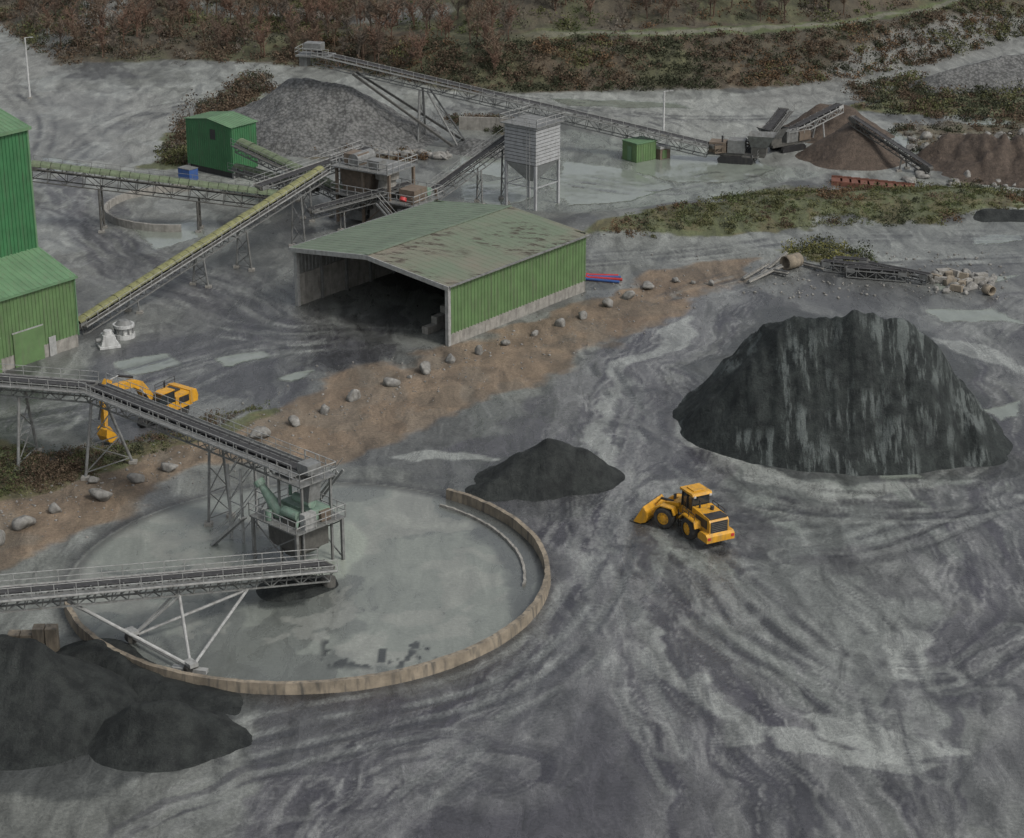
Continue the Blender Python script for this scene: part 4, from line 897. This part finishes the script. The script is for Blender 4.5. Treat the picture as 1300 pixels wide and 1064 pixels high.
leafmass('verge_shrubs',scat(vegp[0],330,.4,1.3,['dk','gr','ol','ol','br','or'])+scat(vegp[5],50,.6,1.6,['gr','dk','ye','ol']),120,.10)
leafmass('verge_grass',scat(vegp[0],1400,.2,.5,['gr','ol','ol','gr','br'])+scat(vegp[3],900,.15,.4,['br','ol','gr'])+scat(vegp[1],300,.2,.5,['ol','br']),30,.11)
leafmass('bank_shrubs',scat(vegp[1],190,.8,2.2,['br','br','dk','gy','ol'])+scat(vegp[2],110,.5,1.3,['br','dk','or'])+scat(vegp[6],60,.6,1.4,['br','dk'])+scat([(230,150),(330,95),(345,110),(330,150),(240,190)],60,1.3,2.4,['br','gy','dk']),150,.11)
leafmass('foreground_scrub',scat(vegp[3],300,.3,.9,['br','ol','gr','br','gy','dk'])+scat([(0,580),(110,575),(60,615),(0,630)],60,.8,1.5,['br','dk','gr']),130,.075)
leafmass('hedge_shrubs',scat(vegp[4],260,.8,2.0,['br','dk','dk','ol','br'])+scat(vegp[7],110,.6,1.5,['br','dk','gy']),120,.12)
def hill(n,d0,d1,x0,x1,smin,smax,pal):
    x=rng.uniform(x0,x1,n); d=rng.uniform(d0,d1,n); y=np.interp(x,BX,BY)+d; z=hz(x,y)
    k=fbm(x,y,14,4,200); p=[pal[int(min(len(pal)-1,max(0,(k[i]-.28)*2.2*len(pal)+rng.normal()*.8)))] for i in range(n)]
    return [(x[i],y[i],z[i]-.2,smin+(smax-smin)*rng.random()**1.6,p[i]) for i in range(n)]
leafmass('hillside_bracken',hill(1700,0,12.5,-35,125,.6,1.8,['dk','br','br','dk','or','ol','dk','br'])+hill(1000,-1,40,-125,-30,.8,2.4,['br','gy','br','dk','br','ol'])+hill(900,19,75,-40,140,.8,2.3,['dk','br','or','br','gy','ol','gr'])+hill(500,40,170,-150,150,1.5,3.5,['br','gy','dk']),95,.125)
def trees(name,pl):
    VV=[];CC=[]
    for x,y,z,h in pl:
        segs=[]; top=Vector((x+random.uniform(-.5,.5),y,z+h*.6)); segs.append((Vector((x,y,z-.3)),top,h*.020,h*.010))
        for k in range(12):
            t=random.uniform(.25,1); a=random.uniform(0,6.28); s0=Vector((x,y,z)).lerp(top,t); ln=h*random.uniform(.22,.42); e=s0+Vector((math.cos(a)*ln*.6,math.sin(a)*ln*.6,ln*.8)); segs.append((s0,e,h*.008,h*.003))
            for j in range(14):
                t2=random.uniform(.2,1); q=s0.lerp(e,t2); dr=Vector((random.gauss(0,.7),random.gauss(0,.7),random.uniform(.2,1))).normalized(); segs.append((q,q+dr*h*random.uniform(.07,.16),h*.0065,.015))
        cc=random.choice([(.135,.10,.078),(.15,.11,.08),(.13,.11,.09),(.155,.10,.074)])
        for a,e,r0,r1 in segs:
            d=(e-a).normalized(); s=d.cross(Vector((random.gauss(0,1),random.gauss(0,1),.1))).normalized(); t=d.cross(s)
            for w in (s,t) if r0>h*.007 else (s,):
                VV+=[a-w*r0,a+w*r0,e+w*r1,e-w*r1]; CC+=[cc]*4
    V=np.array([v[:] for v in VV]); Cc=np.ones((len(V),4)); Cc[:,:3]=CC
    npmesh(name,V,np.arange(len(V)).reshape(-1,4),fol,{'Col':Cc})
def tl(n,d0,d1,x0,x1,h0,h1):
    x=rng.uniform(x0,x1,n); y=np.interp(x,BX,BY)+rng.uniform(d0,d1,n); z=hz(x,y); return [(x[i],y[i],z[i],rng.uniform(h0,h1)) for i in range(n)]
trees('distant_bare_trees',tl(360,2,55,-95,0,4,8)+tl(170,21,60,-10,60,5,9)+tl(50,30,80,50,130,4,7)+tl(110,60,170,-150,150,6,10))
# ---------------------------------------------------------------- LIGHT
w=bpy.data.worlds.new("World"); scene.world=w; w.use_nodes=True; nt=w.node_tree
sky=nt.nodes.new('ShaderNodeTexSky'); sky.sky_type='NISHITA'; sky.sun_disc=False; el=math.radians(48); ts=Vector((.45,-.35,0)).normalized(); az=math.atan2(ts.x,ts.y)
sky.sun_elevation=el; sky.sun_rotation=az; sky.dust_density=3.5; sky.air_density=1.0; sky.ozone_density=.6
hs=nt.nodes.new('ShaderNodeHueSaturation'); hs.inputs['Saturation'].default_value=.32; nt.links.new(sky.outputs[0],hs.inputs['Color'])
bg=nt.nodes['Background']; nt.links.new(hs.outputs[0],bg.inputs[0]); bg.inputs[1].default_value=.14
sl=bpy.data.lights.new('sun','SUN'); sl.energy=1.5; sl.angle=math.radians(12); sl.color=(1,.96,.9); so=bpy.data.objects.new('sun',sl); scene.collection.objects.link(so)
tsv=Vector((ts.x*math.cos(el),ts.y*math.cos(el),math.sin(el))); so.rotation_euler=tsv.to_track_quat('Z','Y').to_euler()
scene.view_settings.view_transform='Standard'; scene.view_settings.look='None'; scene.view_settings.exposure=0
